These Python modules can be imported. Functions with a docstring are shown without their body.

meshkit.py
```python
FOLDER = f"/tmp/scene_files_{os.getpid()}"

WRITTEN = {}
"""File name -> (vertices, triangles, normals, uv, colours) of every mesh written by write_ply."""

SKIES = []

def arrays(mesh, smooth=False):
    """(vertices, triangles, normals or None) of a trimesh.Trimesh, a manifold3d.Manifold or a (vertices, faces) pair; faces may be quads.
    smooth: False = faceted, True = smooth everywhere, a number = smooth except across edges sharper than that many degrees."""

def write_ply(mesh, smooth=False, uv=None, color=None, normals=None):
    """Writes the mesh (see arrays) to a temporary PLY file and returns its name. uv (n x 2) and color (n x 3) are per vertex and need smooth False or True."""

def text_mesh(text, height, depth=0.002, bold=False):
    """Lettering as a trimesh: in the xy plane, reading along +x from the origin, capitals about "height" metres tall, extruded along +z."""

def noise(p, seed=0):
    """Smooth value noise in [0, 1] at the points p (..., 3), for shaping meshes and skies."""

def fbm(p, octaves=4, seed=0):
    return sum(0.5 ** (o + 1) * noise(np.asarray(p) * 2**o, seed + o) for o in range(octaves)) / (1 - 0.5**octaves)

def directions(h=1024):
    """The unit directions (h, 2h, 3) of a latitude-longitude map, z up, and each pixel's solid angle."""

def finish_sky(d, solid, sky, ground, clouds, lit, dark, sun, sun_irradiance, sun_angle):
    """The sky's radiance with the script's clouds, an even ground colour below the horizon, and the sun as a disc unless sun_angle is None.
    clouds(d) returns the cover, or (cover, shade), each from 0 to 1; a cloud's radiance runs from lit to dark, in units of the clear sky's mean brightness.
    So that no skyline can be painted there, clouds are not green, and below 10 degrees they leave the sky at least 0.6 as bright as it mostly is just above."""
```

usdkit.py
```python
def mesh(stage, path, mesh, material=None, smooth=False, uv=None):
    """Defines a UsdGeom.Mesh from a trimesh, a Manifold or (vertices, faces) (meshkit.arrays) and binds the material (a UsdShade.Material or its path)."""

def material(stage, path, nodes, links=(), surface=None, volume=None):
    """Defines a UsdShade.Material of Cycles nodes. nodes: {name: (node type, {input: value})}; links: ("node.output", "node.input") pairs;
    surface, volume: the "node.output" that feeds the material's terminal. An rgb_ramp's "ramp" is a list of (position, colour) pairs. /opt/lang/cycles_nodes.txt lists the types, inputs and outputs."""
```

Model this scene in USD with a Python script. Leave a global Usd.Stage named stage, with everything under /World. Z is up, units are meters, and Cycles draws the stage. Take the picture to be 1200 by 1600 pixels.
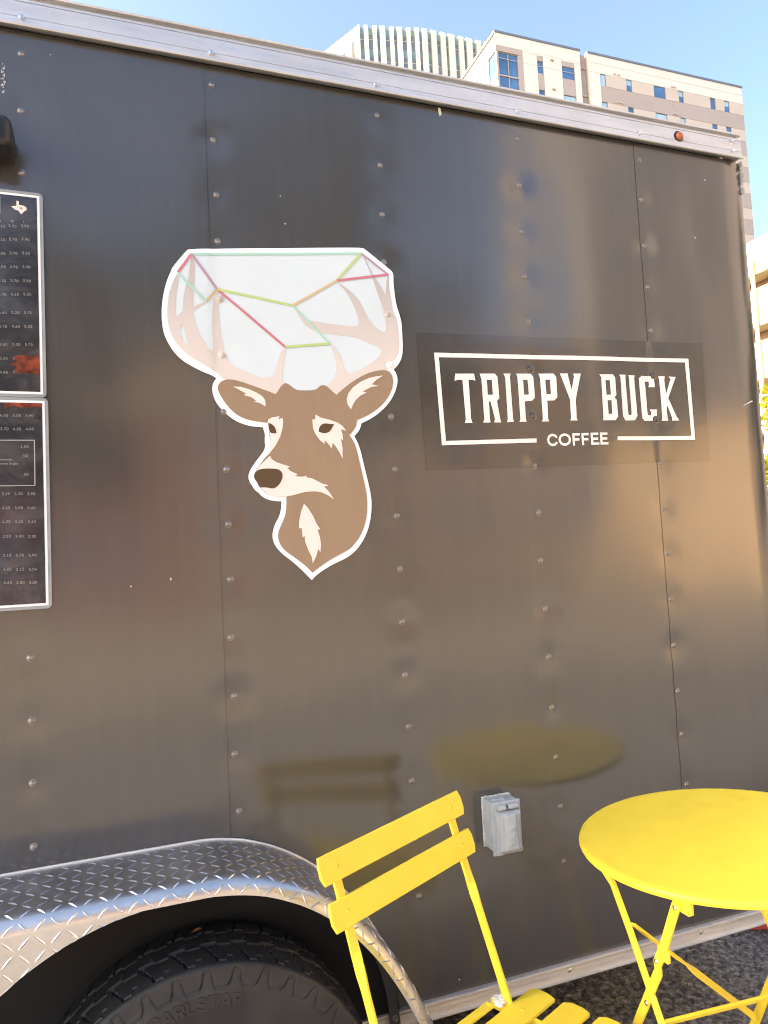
import math, random
import numpy as np, trimesh, usdkit, meshkit
from pxr import Usd, UsdGeom, UsdLux, UsdShade, Sdf, Gf
from shapely.geometry import Polygon, LineString, Point, MultiPolygon
from shapely import affinity
from shapely.ops import unary_union

stage = Usd.Stage.CreateInMemory()
UsdGeom.SetStageUpAxis(stage, UsdGeom.Tokens.z)
UsdGeom.SetStageMetersPerUnit(stage, 1.0)
stage.SetDefaultPrim(UsdGeom.Xform.Define(stage, '/World').GetPrim())
UsdGeom.Scope.Define(stage, '/World/Looks')
rng = np.random.default_rng(7)

# ------------------------------------------------------------------ camera, sky, sun
EXPOSURE = 2.1
SUN_AZ, SUN_EL = math.radians(-76.0), math.radians(21.0)      # from +y towards +x
SKY_STRENGTH, SUN_INT = 0.15, 0.85
AIR, AEROSOL, OZONE = 0.75, 3.2, 0.6
CX, CY, CZ, YAW, PITCH, ROLL, FPX = 0.18003, -1.64885, 1.36, 0.349508, 0.0661228, -0.0506369, 1130.0

def cam_axes():
    cy, sy = math.cos(YAW), math.sin(YAW)
    f = np.array([sy * math.cos(PITCH), cy * math.cos(PITCH), math.sin(PITCH)])
    r = np.array([cy, -sy, 0.0]); u = np.cross(r, f)
    c, s = math.cos(ROLL), math.sin(ROLL)
    return np.array([c * r + s * u, -s * r + c * u, -f])
AX = cam_axes(); EYE = np.array([CX, CY, CZ])
cam = UsdGeom.Camera.Define(stage, '/World/camera')
M4 = np.eye(4); M4[:3, :3] = AX; M4[3, :3] = EYE
cam.AddTransformOp().Set(Gf.Matrix4d(*M4.ravel().tolist()))
cam.CreateHorizontalApertureAttr(24.0); cam.CreateVerticalApertureAttr(32.0)
cam.CreateFocalLengthAttr(24.0 * FPX / 1200); cam.CreateClippingRangeAttr(Gf.Vec2f(0.05, 5000))
cam.CreateExposureAttr(EXPOSURE)

sun_dir = np.array([math.cos(SUN_EL) * math.sin(SUN_AZ), math.cos(SUN_EL) * math.cos(SUN_AZ), math.sin(SUN_EL)])
dome = UsdLux.DomeLight.Define(stage, '/World/sky')
dome.GetPrim().SetCustomDataByKey('kind', 'structure')
skym = usdkit.material(stage, '/World/Looks/sky', {
    's': ('sky_texture', {'sky_type': 'single_scattering', 'sun_disc': False, 'sun_elevation': SUN_EL,
                          'sun_rotation': math.atan2(sun_dir[0], sun_dir[1]), 'air_density': AIR, 'aerosol_density': AEROSOL, 'ozone_density': OZONE}),
    'b': ('background_shader', {'strength': SKY_STRENGTH})}, [('s.color', 'b.color')], surface='b.background')
UsdShade.MaterialBindingAPI.Apply(dome.GetPrim()).Bind(skym)
sun = UsdLux.DistantLight.Define(stage, '/World/sun')
sun.CreateIntensityAttr(SUN_INT); sun.CreateAngleAttr(0.5); sun.CreateColorAttr(Gf.Vec3f(1.0, 0.93, 0.82))
sun.GetPrim().CreateAttribute('inputs:normalize', Sdf.ValueTypeNames.Bool).Set(True)
zc = sun_dir; xc = np.cross([0, 0, 1.0], zc); xc /= np.linalg.norm(xc); yc = np.cross(zc, xc)
S4 = np.eye(4); S4[:3, :3] = np.array([xc, yc, zc])
sun.AddTransformOp().Set(Gf.Matrix4d(*S4.ravel().tolist()))

# ------------------------------------------------------------------ helpers
def ray(u, v):
    return np.array([(u - 600) / FPX, -(v - 800) / FPX, -1.0]) @ AX
def wall(u, v, y=0.0):
    """where the sight line of a photo pixel meets the plane y: (x, z)"""
    d = ray(u, v); t = (y - CY) / d[1]
    return CX + t * d[0], CZ + t * d[2]

used = {}
def path_for(parent, name):
    base = parent + '/' + name
    n = used.get(base, 0); used[base] = n + 1
    return base if n == 0 else f'{base}_{n:03d}'
class Node:
    def __init__(s, path, loc): s.path, s.loc = path, np.asarray(loc, float)
def tag(prim, label=None, cat=None, group=None, kind=None):
    for k, v in (('label', label), ('category', cat), ('group', group), ('kind', kind)):
        if v: prim.SetCustomDataByKey(k, v)
def thing(name, label, cat, loc=(0, 0, 0), group=None):
    p = path_for('/World', name)
    x = UsdGeom.Xform.Define(stage, p); x.AddTranslateOp().Set(Gf.Vec3d(*map(float, loc)))
    tag(x.GetPrim(), label, cat, group)
    return Node(p, loc)
def part(name, mesh, mat, parent=None, smooth=30, label=None, kind=None, cat=None, group=None, uv=None):
    v, f = (mesh.vertices, mesh.faces) if hasattr(mesh, 'vertices') else mesh if not hasattr(mesh, 'to_mesh') else (mesh.to_mesh().vert_properties[:, :3], mesh.to_mesh().tri_verts)
    v = np.asarray(v, float)
    loc = parent.loc if parent else np.zeros(3)
    p = path_for(parent.path if parent else '/World', name)
    m = usdkit.mesh(stage, p, (v - loc, np.asarray(f)), mat, smooth=smooth)
    tag(m.GetPrim(), label, cat, group, kind)
    return Node(p, loc)
def cat(*ms): return trimesh.util.concatenate([m for m in ms if m is not None])
def box(x0, x1, y0, y1, z0, z1):
    b = trimesh.creation.box((x1 - x0, y1 - y0, z1 - z0)); b.apply_translation(((x0 + x1) / 2, (y0 + y1) / 2, (z0 + z1) / 2)); return b
def rbox(x0, x1, y0, y1, z0, z1, r=0.004, seg=8):
    """box with rounded edges"""
    import manifold3d as m3
    s = m3.Manifold.sphere(r, seg)
    m = m3.Manifold.batch_hull([s.translate((x, y, z)) for x in (x0 + r, x1 - r) for y in (y0 + r, y1 - r) for z in (z0 + r, z1 - r)])
    mm = m.to_mesh(); return trimesh.Trimesh(mm.vert_properties[:, :3], mm.tri_verts, process=False)
def bar(path, w, t, side, twist=None):
    """flat bar swept along path; side: direction of its width at each point (or one for all); w, t may be lists"""
    path = np.asarray(path, float); n = len(path)
    side = np.broadcast_to(np.asarray(side, float), (n, 3)).copy()
    w = np.broadcast_to(w, n); t = np.broadcast_to(t, n)
    V = []; c = 0.28
    for i in range(n):
        d = path[min(i + 1, n - 1)] - path[max(i - 1, 0)]; d /= np.linalg.norm(d)
        s = side[i] - d * np.dot(side[i], d); s /= np.linalg.norm(s); k = np.cross(d, s)
        a, b = w[i] / 2, t[i] / 2; e = min(a, b) * c
        for (p, q) in ((a, b - e), (a - e, b), (-a + e, b), (-a, b - e), (-a, -b + e), (-a + e, -b), (a - e, -b), (a, -b + e)):
            V.append(path[i] + s * p + k * q)
    F = []
    for i in range(n - 1):
        for j in range(8):
            a, b = i * 8 + j, i * 8 + (j + 1) % 8
            F += [(a, b, b + 8), (a, b + 8, a + 8)]
    for o, rev in ((0, True), ((n - 1) * 8, False)):
        for j in range(1, 7):
            F.append((o, o + j + 1, o + j) if rev else (o, o + j, o + j + 1))
    m = trimesh.Trimesh(np.array(V), np.array(F), process=False); trimesh.repair.fix_normals(m); return m
def tube(pts, r, n=10):
    pts = np.asarray(pts, float); V = []
    ref = np.array([0, 0, 1.0])
    for i in range(len(pts)):
        d = pts[min(i + 1, len(pts) - 1)] - pts[max(i - 1, 0)]; d /= np.linalg.norm(d)
        s = np.cross(d, ref if abs(d[2]) < .9 else [1, 0, 0]); s /= np.linalg.norm(s); k = np.cross(d, s)
        rr = r[i] if np.ndim(r) else r
        for j in range(n):
            a = 2 * math.pi * j / n; V.append(pts[i] + rr * (s * math.cos(a) + k * math.sin(a)))
    F = []
    for i in range(len(pts) - 1):
        for j in range(n):
            a, b = i * n + j, i * n + (j + 1) % n; F += [(a, b + n, b), (a, a + n, b + n)]
    c0, c1 = len(V), len(V) + 1; V += [pts[0], pts[-1]]
    for j in range(n):
        F += [(c0, j, (j + 1) % n), (c1, (len(pts) - 1) * n + (j + 1) % n, (len(pts) - 1) * n + j)]
    m = trimesh.Trimesh(np.array(V), np.array(F), process=False); trimesh.repair.fix_normals(m); return m
def dome_cap(r, h, n=14, rings=4, skirt=0.0):
    """a shallow dome, base in xz, bulging to -y"""
    V, F = [[0, -h, 0]], []
    R = [(r * math.sin(a), h * math.cos(a)) for a in np.linspace(0, math.pi / 2, rings + 1)[1:]]
    if skirt: R.append((r, -skirt))
    for (rr, hh) in R:
        for j in range(n):
            a = 2 * math.pi * j / n; V.append([rr * math.cos(a), -hh, rr * math.sin(a)])
    for j in range(n): F.append((0, 1 + (j + 1) % n, 1 + j))
    for i in range(len(R) - 1):
        for j in range(n):
            a, b = 1 + i * n + j, 1 + i * n + (j + 1) % n; F += [(a, b, b + n), (a, b + n, a + n)]
    m = trimesh.Trimesh(np.array(V, float), np.array(F), process=False)
    return m
def extrude_x(profile, x0, x1):
    """profile: closed (y, z) outline, extruded from x0 to x1"""
    pg = Polygon(profile)
    m = trimesh.creation.extrude_polygon(pg, x1 - x0, engine='earcut')
    v = m.vertices.copy(); m.vertices = np.c_[v[:, 2] + x0, v[:, 0], v[:, 1]]
    trimesh.repair.fix_normals(m); return m

def mat(name, color, rough=0.5, metal=0.0, spec=0.5, var=0.0, vscale=6.0, bump=0.0, bscale=40.0, bdist=0.002, coat=0.0, stretch=(1, 1, 1), color2=None, rvar=0.0, **kw):
    n = {'tc': ('geometry', {}), 'mp': ('mapping', {'scale': stretch}), 'p': ('principled_bsdf', {'base_color': color, 'roughness': rough, 'metallic': metal, 'specular_ior_level': spec, 'coat_weight': coat, **kw})}
    L = [('tc.position', 'mp.vector')]
    if var or color2 is not None:
        lo = tuple(c * (1 - var) for c in color); hi = tuple(min(1, c * (1 + var)) for c in color) if color2 is None else color2
        n['n'] = ('noise_texture', {'scale': vscale, 'detail': 6.0, 'roughness': 0.6})
        n['r'] = ('rgb_ramp', {'ramp': [(0.3, lo), (0.7, hi)]})
        L += [('mp.vector', 'n.vector'), ('n.fac', 'r.fac'), ('r.color', 'p.base_color')]
    if rvar:
        n['n3'] = ('noise_texture', {'scale': vscale * 1.7, 'detail': 5.0}); n['mr'] = ('map_range', {'from_min': 0.3, 'from_max': 0.7, 'to_min': max(0.02, rough - rvar), 'to_max': rough + rvar})
        L += [('mp.vector', 'n3.vector'), ('n3.fac', 'mr.value'), ('mr.result', 'p.roughness')]
    if bump:
        n['n2'] = ('noise_texture', {'scale': bscale, 'detail': 4.0}); n['b'] = ('bump', {'strength': bump, 'distance': bdist})
        L += [('mp.vector', 'n2.vector'), ('n2.fac', 'b.height'), ('b.normal', 'p.normal')]
    return usdkit.material(stage, '/World/Looks/' + name, n, L, surface='p.BSDF')
def srgb(r, g, b, k=1.0):
    f = lambda c: (c / 255 / 12.92 if c <= 10 else ((c / 255 + 0.055) / 1.055) ** 2.4) * k
    return (f(r), f(g), f(b))

# ------------------------------------------------------------------ materials
PAINT = usdkit.material(stage, '/World/Looks/charcoal_paint', {
    'g': ('geometry', {}), 'm1': ('mapping', {'scale': (9, 9, 0.5)}), 'm2': ('mapping', {'scale': (26, 26, 0.9)}),
    'n1': ('noise_texture', {'scale': 3.0, 'detail': 6.0, 'roughness': 0.6}), 'n2': ('noise_texture', {'scale': 1.4, 'detail': 7.0, 'roughness': 0.65}), 'n3': ('noise_texture', {'scale': 2.2, 'detail': 5.0, 'distortion': 1.6}), 'n4': ('noise_texture', {'scale': 30.0, 'detail': 4.0}),
    'r1': ('rgb_ramp', {'ramp': [(0.3, (0.0425, 0.0378, 0.0325)), (0.7, (0.0445, 0.0397, 0.0343))]}),
    'r2': ('rgb_ramp', {'ramp': [(0.52, (0, 0, 0)), (0.80, (0.06, 0.06, 0.06))]}),
    'r3': ('rgb_ramp', {'ramp': [(0.495, (0, 0, 0)), (0.5, (0.025, 0.025, 0.025)), (0.505, (0, 0, 0))]}),
    'ad': ('mix_color', {'blend_type': 'add', 'fac': 1.0}), 'bw': ('rgb_to_bw', {}), 'mx': ('mix_color', {'blend_type': 'mix', 'b': (0.15, 0.138, 0.12)}),
    'mr': ('map_range', {'from_min': 0.3, 'from_max': 0.7, 'to_min': 0.155, 'to_max': 0.172}), 'b': ('bump', {'strength': 0.05, 'distance': 0.001}),
    'p': ('principled_bsdf', {'specular_ior_level': 1.0, 'coat_weight': 0.35, 'coat_roughness': 0.15})},
    [('g.position', 'm1.vector'), ('g.position', 'm2.vector'), ('m1.vector', 'n1.vector'), ('m2.vector', 'n2.vector'), ('g.position', 'n3.vector'), ('m1.vector', 'n4.vector'), ('n1.fac', 'r1.fac'), ('n2.fac', 'r2.fac'), ('n3.fac', 'r3.fac'),
     ('r2.color', 'ad.a'), ('r3.color', 'ad.b'), ('ad.result', 'bw.color'), ('bw.val', 'mx.fac'), ('r1.color', 'mx.a'), ('mx.result', 'p.base_color'), ('n1.fac', 'mr.value'), ('mr.result', 'p.roughness'), ('n4.fac', 'b.height'), ('b.normal', 'p.normal')], surface='p.BSDF')
SIGNPANEL = mat('sign_vinyl', (0.029, 0.024, 0.019), rough=0.165, spec=1.0, coat=0.25, var=0.10, vscale=7.0, rvar=0.03)
ALU = mat('mill_aluminium', (0.56, 0.565, 0.575), rough=0.40, metal=0.6, var=0.10, vscale=9.0, stretch=(0.5, 3, 3), rvar=0.10, bump=0.03, bscale=60)
ALU2 = mat('rail_aluminium', (0.74, 0.70, 0.64), rough=0.40, metal=0.6, var=0.14, vscale=7.0, stretch=(0.7, 6, 6), rvar=0.10)
BRIGHT = mat('polished_plate', (0.66, 0.65, 0.635), rough=0.34, metal=1.0, var=0.06, vscale=8, rvar=0.05)
TREADM = mat('tread_plate_bars', (0.78, 0.77, 0.76), rough=0.27, metal=1.0)
SCREW = mat('screw_steel', (0.27, 0.255, 0.24), rough=0.34, metal=0.9)
BOLT = mat('zinc_bolt', (0.75, 0.75, 0.76), rough=0.22, metal=1.0)
BLACK = mat('black_plastic', (0.012, 0.012, 0.013), rough=0.35, bump=0.1, bscale=300, bdist=0.0005)
DARK = mat('dark_underside', (0.020, 0.018, 0.016), rough=0.8, var=0.3, vscale=8)
BRACKET = mat('dark_bracket', (0.045, 0.042, 0.040), rough=0.5)
RUBBER = mat('tyre_rubber', (0.013, 0.013, 0.014), rough=0.55, var=0.35, vscale=14, bump=0.12, bscale=120, bdist=0.001, color2=(0.024, 0.023, 0.022))
RIM = mat('rim_paint', (0.6, 0.6, 0.6), rough=0.4)
AMBER = mat('amber_lens', (0.36, 0.085, 0.015), rough=0.15, coat=0.5)
SEAL = mat('sealant', (0.42, 0.40, 0.37), rough=0.6, var=0.3, vscale=60)
YELLOW = mat('yellow_enamel', (0.93, 0.69, 0.050), rough=0.38, spec=0.5, var=0.035, vscale=9, rvar=0.09, bump=0.03, bscale=220, bdist=0.0005)
FOAM = mat('white_residue', (0.75, 0.74, 0.70), rough=0.7, bump=0.3, bscale=150, bdist=0.002)
GREYBOX = mat('grey_enamel', (0.345, 0.375, 0.39), rough=0.40, var=0.08, vscale=30, bump=0.05, bscale=250, bdist=0.0005)
VWHITE = mat('white_vinyl', (0.79, 0.80, 0.81), rough=0.32, var=0.02, vscale=4)
VTINT = mat('pale_blue_vinyl', (0.56, 0.635, 0.665), rough=0.32, var=0.02, vscale=5)
VBROWN = mat('brown_vinyl', srgb(166, 140, 113, 0.70), rough=0.34, var=0.05, vscale=5, stretch=(8, 1, 1))
VCREAM = mat('cream_vinyl', srgb(240, 227, 218, 0.84), rough=0.32, var=0.02)
VDARK = mat('dark_brown_vinyl', srgb(84, 66, 44, 0.8), rough=0.32)
LETTER = mat('white_lettering', srgb(242, 234, 228, 0.88), rough=0.35, var=0.03, vscale=12)
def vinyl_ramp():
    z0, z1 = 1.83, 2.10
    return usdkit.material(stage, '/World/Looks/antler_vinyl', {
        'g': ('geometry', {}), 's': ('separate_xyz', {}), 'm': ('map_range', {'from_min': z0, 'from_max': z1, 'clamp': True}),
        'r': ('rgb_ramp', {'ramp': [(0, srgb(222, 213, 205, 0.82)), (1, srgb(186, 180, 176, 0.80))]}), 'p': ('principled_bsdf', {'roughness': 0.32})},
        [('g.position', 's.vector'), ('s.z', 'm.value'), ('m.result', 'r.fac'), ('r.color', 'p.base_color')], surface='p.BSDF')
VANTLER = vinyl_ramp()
LINE = {k: mat('line_' + k, srgb(*c, 0.84), rough=0.32) for k, c in dict(rose=(203, 120, 134), mint=(172, 214, 196), mauve=(178, 150, 170), ochre=(206, 184, 144), green=(184, 208, 132)).items()}

# ------------------------------------------------------------------ trailer side: the sheet's shape
S = 0.4064
ZB, ZT = 0.302, 2.545
RC = 0.085
XR, XT = 2.0270, 2.011
SEAMS = [-S * 2 - 0.012, S - 0.0195, 4 * S - 0.014]
SCREWS = {0: [(33.5, 84.5), (32.5, 173), (33.5, 269.5), (47.5, 1028), (50, 1126), (51, 1224), (53, 1323)],
 1: [(330.5, 132.5), (333, 218), (338, 304.5), (340, 377), (349.5, 643), (354, 733), (357, 819), (360, 905), (361, 996), (366, 1088), (367, 1179), (374, 1268)],
 2: [(589, 180), (594, 258), (597, 335), (600, 409), (611, 651), (617, 733), (620, 806), (625, 889), (629, 972), (633, 1055), (639, 1136), (643.8, 1221), (648.6, 1313), (655, 1401)],
 3: [(808, 216), (812, 289), (815, 362), (820, 432), (825, 503), (836.5, 727), (842, 801), (845, 876), (853, 952), (858, 1027), (863, 1106), (869, 1184), (876, 1261), (881, 1346)],
 4: [(999, 250), (1002, 312), (1007, 384), (1012, 449), (1017, 516), (1032, 724), (1037, 796), (1043, 865), (1048, 937), (1053, 1009), (1059, 1080), (1066, 1148), (1073, 1226)]}
COVERED = [(343, 467), (346, 555), (605, 491), (609.5, 571), (829, 577), (833, 650), (1021, 587), (1025, 656)]
SXZ = [wall(u, v) for c in SCREWS.values() for u, v in c]
CXZ = [wall(u, v) for u, v in COVERED]
DEPTH = {}
for i, q in enumerate(SXZ + CXZ): DEPTH[i] = 0.0007 + 0.0026 * rng.random() ** 1.6
ALLQ = np.array(SXZ + CXZ); DEP = np.array([DEPTH[i] for i in range(len(ALLQ))])
def surf(x, z):
    """how far the painted sheet stands out (towards -y) at x, z: dents at the screws, slack between the studs"""
    x, z = np.asarray(x, float), np.asarray(z, float)
    P = np.stack([x * 2.1, z * 1.7, np.full_like(x, 3.3)], -1)
    fr = np.sin(np.pi * np.mod(x / S, 1.0)) ** 2
    edge = np.clip(np.minimum(z - ZB - 0.03, ZT - 0.03 - z) / 0.15, 0, 1) * np.clip((XR - RC - 0.005 - x) / 0.12, 0, 1)
    out = fr * (meshkit.noise(P, 3) - 0.45) * 0.0080 + (meshkit.noise(np.stack([x * 5.5, z * 4.3, np.full_like(x, 9.1)], -1), 5) - 0.5) * 0.0019
    d2 = (x[..., None] - ALLQ[:, 0]) ** 2 + (z[..., None] - ALLQ[:, 1]) ** 2
    out = out - (DEP * np.exp(-d2 / (2 * 0.024 ** 2))).sum(-1)
    return out * edge
def seam_off(x):
    """the outer sheets lap 1.2 mm over the middle one"""
    return np.where((np.asarray(x) < SEAMS[1]) | (np.asarray(x) > SEAMS[2]), 0.0010, 0.0)
def grid_mesh(X, Yf, Z):
    nx, nz = len(X), len(Z)
    gx, gz = np.meshgrid(X, Z, indexing='ij'); V = np.stack([gx, Yf(gx, gz), gz], -1).reshape(-1, 3)
    i, j = np.meshgrid(np.arange(nx - 1), np.arange(nz - 1), indexing='ij'); a = (i * nz + j).ravel()
    F = np.vstack([np.c_[a, a + nz, a + nz + 1], np.c_[a, a + nz + 1, a + 1]])
    return trimesh.Trimesh(V, F, process=False)

trailer = thing('food_trailer', 'charcoal grey enclosed food trailer with aluminium trim, screw rows and diamond plate fender', 'food trailer', (-0.44, 1.05, 0))
Zs = np.arange(ZB + 0.012, ZT + 0.001, 0.0098)
def add_panel(x0, x1, off, right_edge=None):
    X = np.linspace(x0, x1, max(2, int((x1 - x0) / 0.0098)))
    m = grid_mesh(X, lambda gx, gz: -surf(gx, gz) - off, Zs)
    # hem: the edge turned back at both ends
    V, F = list(m.vertices), list(m.faces); nz = len(Zs)
    for col, s in ((0, 1), (len(X) - 1, -1)):
        b = len(V)
        for j in range(nz): V.append([X[col], 0.004, Zs[j]])
        for j in range(nz - 1):
            a0, a1 = col * nz + j, col * nz + j + 1
            F += [(a0, a1, b + j + 1), (a0, b + j + 1, b + j)] if s > 0 else [(a0, b + j + 1, a1), (a0, b + j, b + j + 1)]
    return trimesh.Trimesh(np.array(V), np.array(F), process=False)
part('side_panel', add_panel(-2.9, SEAMS[0] - 0.0006, 0.0), PAINT, trailer, smooth=50)
part('side_panel', add_panel(SEAMS[0], SEAMS[1] - 0.0002, 0.0010), PAINT, trailer, smooth=50)
part('side_panel', add_panel(SEAMS[1] + 0.0002, SEAMS[2] - 0.0002, 0.0), PAINT, trailer, smooth=50)
# last sheet turns round the corner
def corner_panel():
    xs = list(np.arange(SEAMS[2] + 0.0002, XR - RC, 0.0098)); prof = [(x, None) for x in xs]
    for t in np.linspace(0, 1, 15): prof.append((XR - RC + RC * t, 0.013 * t ** 2.2))
    prof += [(XR + 0.0012, 0.0145), (XR + 0.0012, 0.2), (XR + 0.0012, 2.1)]
    V, F = [], []; nz = len(Zs)
    for (x, y) in prof:
        for z in Zs:
            V.append([x, y - 0.0010 if y is not None else 0.0, z])
    V = np.array(V); k = len(xs) * nz
    V[:k, 1] = -surf(V[:k, 0], V[:k, 2]) - 0.0010
    wob = 0.0010 * (meshkit.noise(np.stack([V[k:, 2] * 3.1, V[k:, 2] * 0 + 2, V[k:, 1] * 4], -1), 8) - 0.5)
    V[k:, 1] += np.where(V[k:, 1] < 0.0135, wob * np.clip((V[k:, 0] - XR + RC) / 0.05, 0, 1), 0)
    for i in range(len(prof) - 1):
        for j in range(nz - 1):
            a = i * nz + j; F += [(a, a + nz, a + nz + 1), (a, a + nz + 1, a + 1)]
    return trimesh.Trimesh(V, np.array(F), process=False)
part('side_panel', corner_panel(), PAINT, trailer, smooth=50)
# body behind the sheets
part('inner_wall', box(-2.88, 1.95, 0.012, 0.05, 0.31, 2.56), DARK, trailer, smooth=False)
part('front_wall', box(-2.9, -2.87, 0.05, 2.1, 0.31, 2.56), PAINT, trailer, smooth=False)
part('far_wall', box(-2.9, XR - 0.02, 2.08, 2.12, 0.31, 2.56), PAINT, trailer, smooth=False)
part('floor_frame', cat(box(-2.86, XR - 0.03, 0.052, 2.078, 0.315, 0.36), *[box(x - 0.02, x + 0.02, 0.055, 2.07, 0.26, 0.314) for x in np.arange(-2.6, 2.0, 0.406)], box(-2.8, 1.95, 0.35, 0.40, 0.17, 0.255), box(-2.8, 1.95, 1.70, 1.75, 0.17, 0.255)), DARK, trailer, smooth=False)
rp = [(-0.004, 2.618), (0.10, 2.64), (1.05, 2.68), (2.0, 2.64), (2.13, 2.60), (2.0, 2.61), (1.05, 2.65), (0.1, 2.61), (0.03, 2.585), (0.0, 2.60)]
part('roof', extrude_x(rp, -2.9, XT), ALU, trailer, smooth=20)

# top trim: an extruded rail with a drip gutter, a grooved face and a rolled lower lip
tp = [(0.004, 2.5445), (-0.012, 2.5445), (-0.0125, 2.5385), (-0.0195, 2.5378), (-0.0212, 2.5405), (-0.0208, 2.5462), (-0.0172, 2.5485), (-0.0150, 2.5502),
      (-0.0150, 2.5598), (-0.0128, 2.5602), (-0.0128, 2.5612), (-0.0142, 2.5616), (-0.0142, 2.5950), (-0.0122, 2.5954), (-0.0122, 2.5964), (-0.0142, 2.5968),
      (-0.0142, 2.6018), (-0.0060, 2.6034), (-0.0055, 2.6112), (-0.0165, 2.6125), (-0.0178, 2.6150), (-0.0165, 2.6180), (-0.0120, 2.6190), (0.004, 2.6190)]
part('top_trim', extrude_x(tp, -2.9, XT), ALU, trailer, smooth=25)
part('trim_end_cap', cat(rbox(XT - 0.012, XT + 0.006, -0.010, 0.05, 2.546, 2.612, 0.003)), ALU2, trailer)
TB = [(33.5, 29), (329, 84), (586, 134), (806, 175), (998, 209), (1142, 221), (1143.5, 236)]
def hexbolt(x, y, z, r=0.0062):
    w = dome_cap(r * 1.35, 0.0015, 16, 2); h = trimesh.creation.cylinder(r, 0.006, sections=6)
    h.apply_transform(trimesh.transformations.rotation_matrix(math.pi / 2, [1, 0, 0])); h.apply_translation((0, -0.004, 0))
    m = cat(w, h, dome_cap(r * 0.8, 0.0025, 10, 2).apply_translation((0, -0.0065, 0))); m.apply_transform(trimesh.transformations.rotation_matrix(rng.random() * 6, [0, 1, 0]))
    m.apply_translation((x, y, z)); return m
for u, v in TB:
    x, z = wall(u, v, -0.014); part('trim_bolt', hexbolt(x, -0.0140, z), BOLT, trailer)
# amber marker lamp
lx, lz = wall(1061, 213, -0.016)
lampn = part('marker_lamp', cat(dome_cap(0.0175, 0.005, 24, 2, skirt=0.002)).apply_translation((lx, -0.0142, lz)), BLACK, trailer)
part('lens', dome_cap(0.0125, 0.010, 24, 5).apply_translation((lx, -0.0170, lz)), AMBER, lampn, smooth=True)
# sealant at the corner below the trim
sm = []
for i in range(16):
    z = 2.535 - i * 0.0058 + rng.normal() * 0.001
    s = trimesh.creation.icosphere(1, 0.004 + 0.0035 * rng.random()); s.apply_scale((0.8, 1, 1.3)); s.apply_translation((XT + 0.016 + rng.normal() * 0.0010, 0.010 + rng.normal() * 0.004, z)); sm.append(s)
part('sealant_bead', cat(*sm), SEAL, trailer, smooth=True)
# bottom rail
bp = [(0.006, 0.2835), (-0.010, 0.2835), (-0.0135, 0.2845), (-0.0140, 0.2880), (-0.0115, 0.2895), (-0.0095, 0.2900), (-0.0095, 0.3020), (-0.0086, 0.3024), (-0.0086, 0.3030), (-0.0095, 0.3034), (-0.0095, 0.3130),
      (-0.0130, 0.3140), (-0.0135, 0.3165), (-0.0105, 0.3175), (-0.0105, 0.3190), (-0.0135, 0.3202), (-0.0135, 0.3232), (-0.0110, 0.3245), (0.006, 0.3250)]
part('bottom_rail', extrude_x(bp, -2.9, XT), ALU2, trailer, smooth=25)
def screw_mesh(x, y, z, r=0.0066):
    m = dome_cap(r, 0.0042, 12, 3); c = dome_cap(r * 1.25, 0.0010, 12, 1)
    m = cat(m, c); m.apply_translation((x, y, z)); return m
for u, v in [(890, 1515), (1095, 1456), (1198, 1428)]:
    x, z = wall(u, v, -0.0095); part('rail_screw', screw_mesh(x, -0.0094, z), BOLT, trailer)
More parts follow.
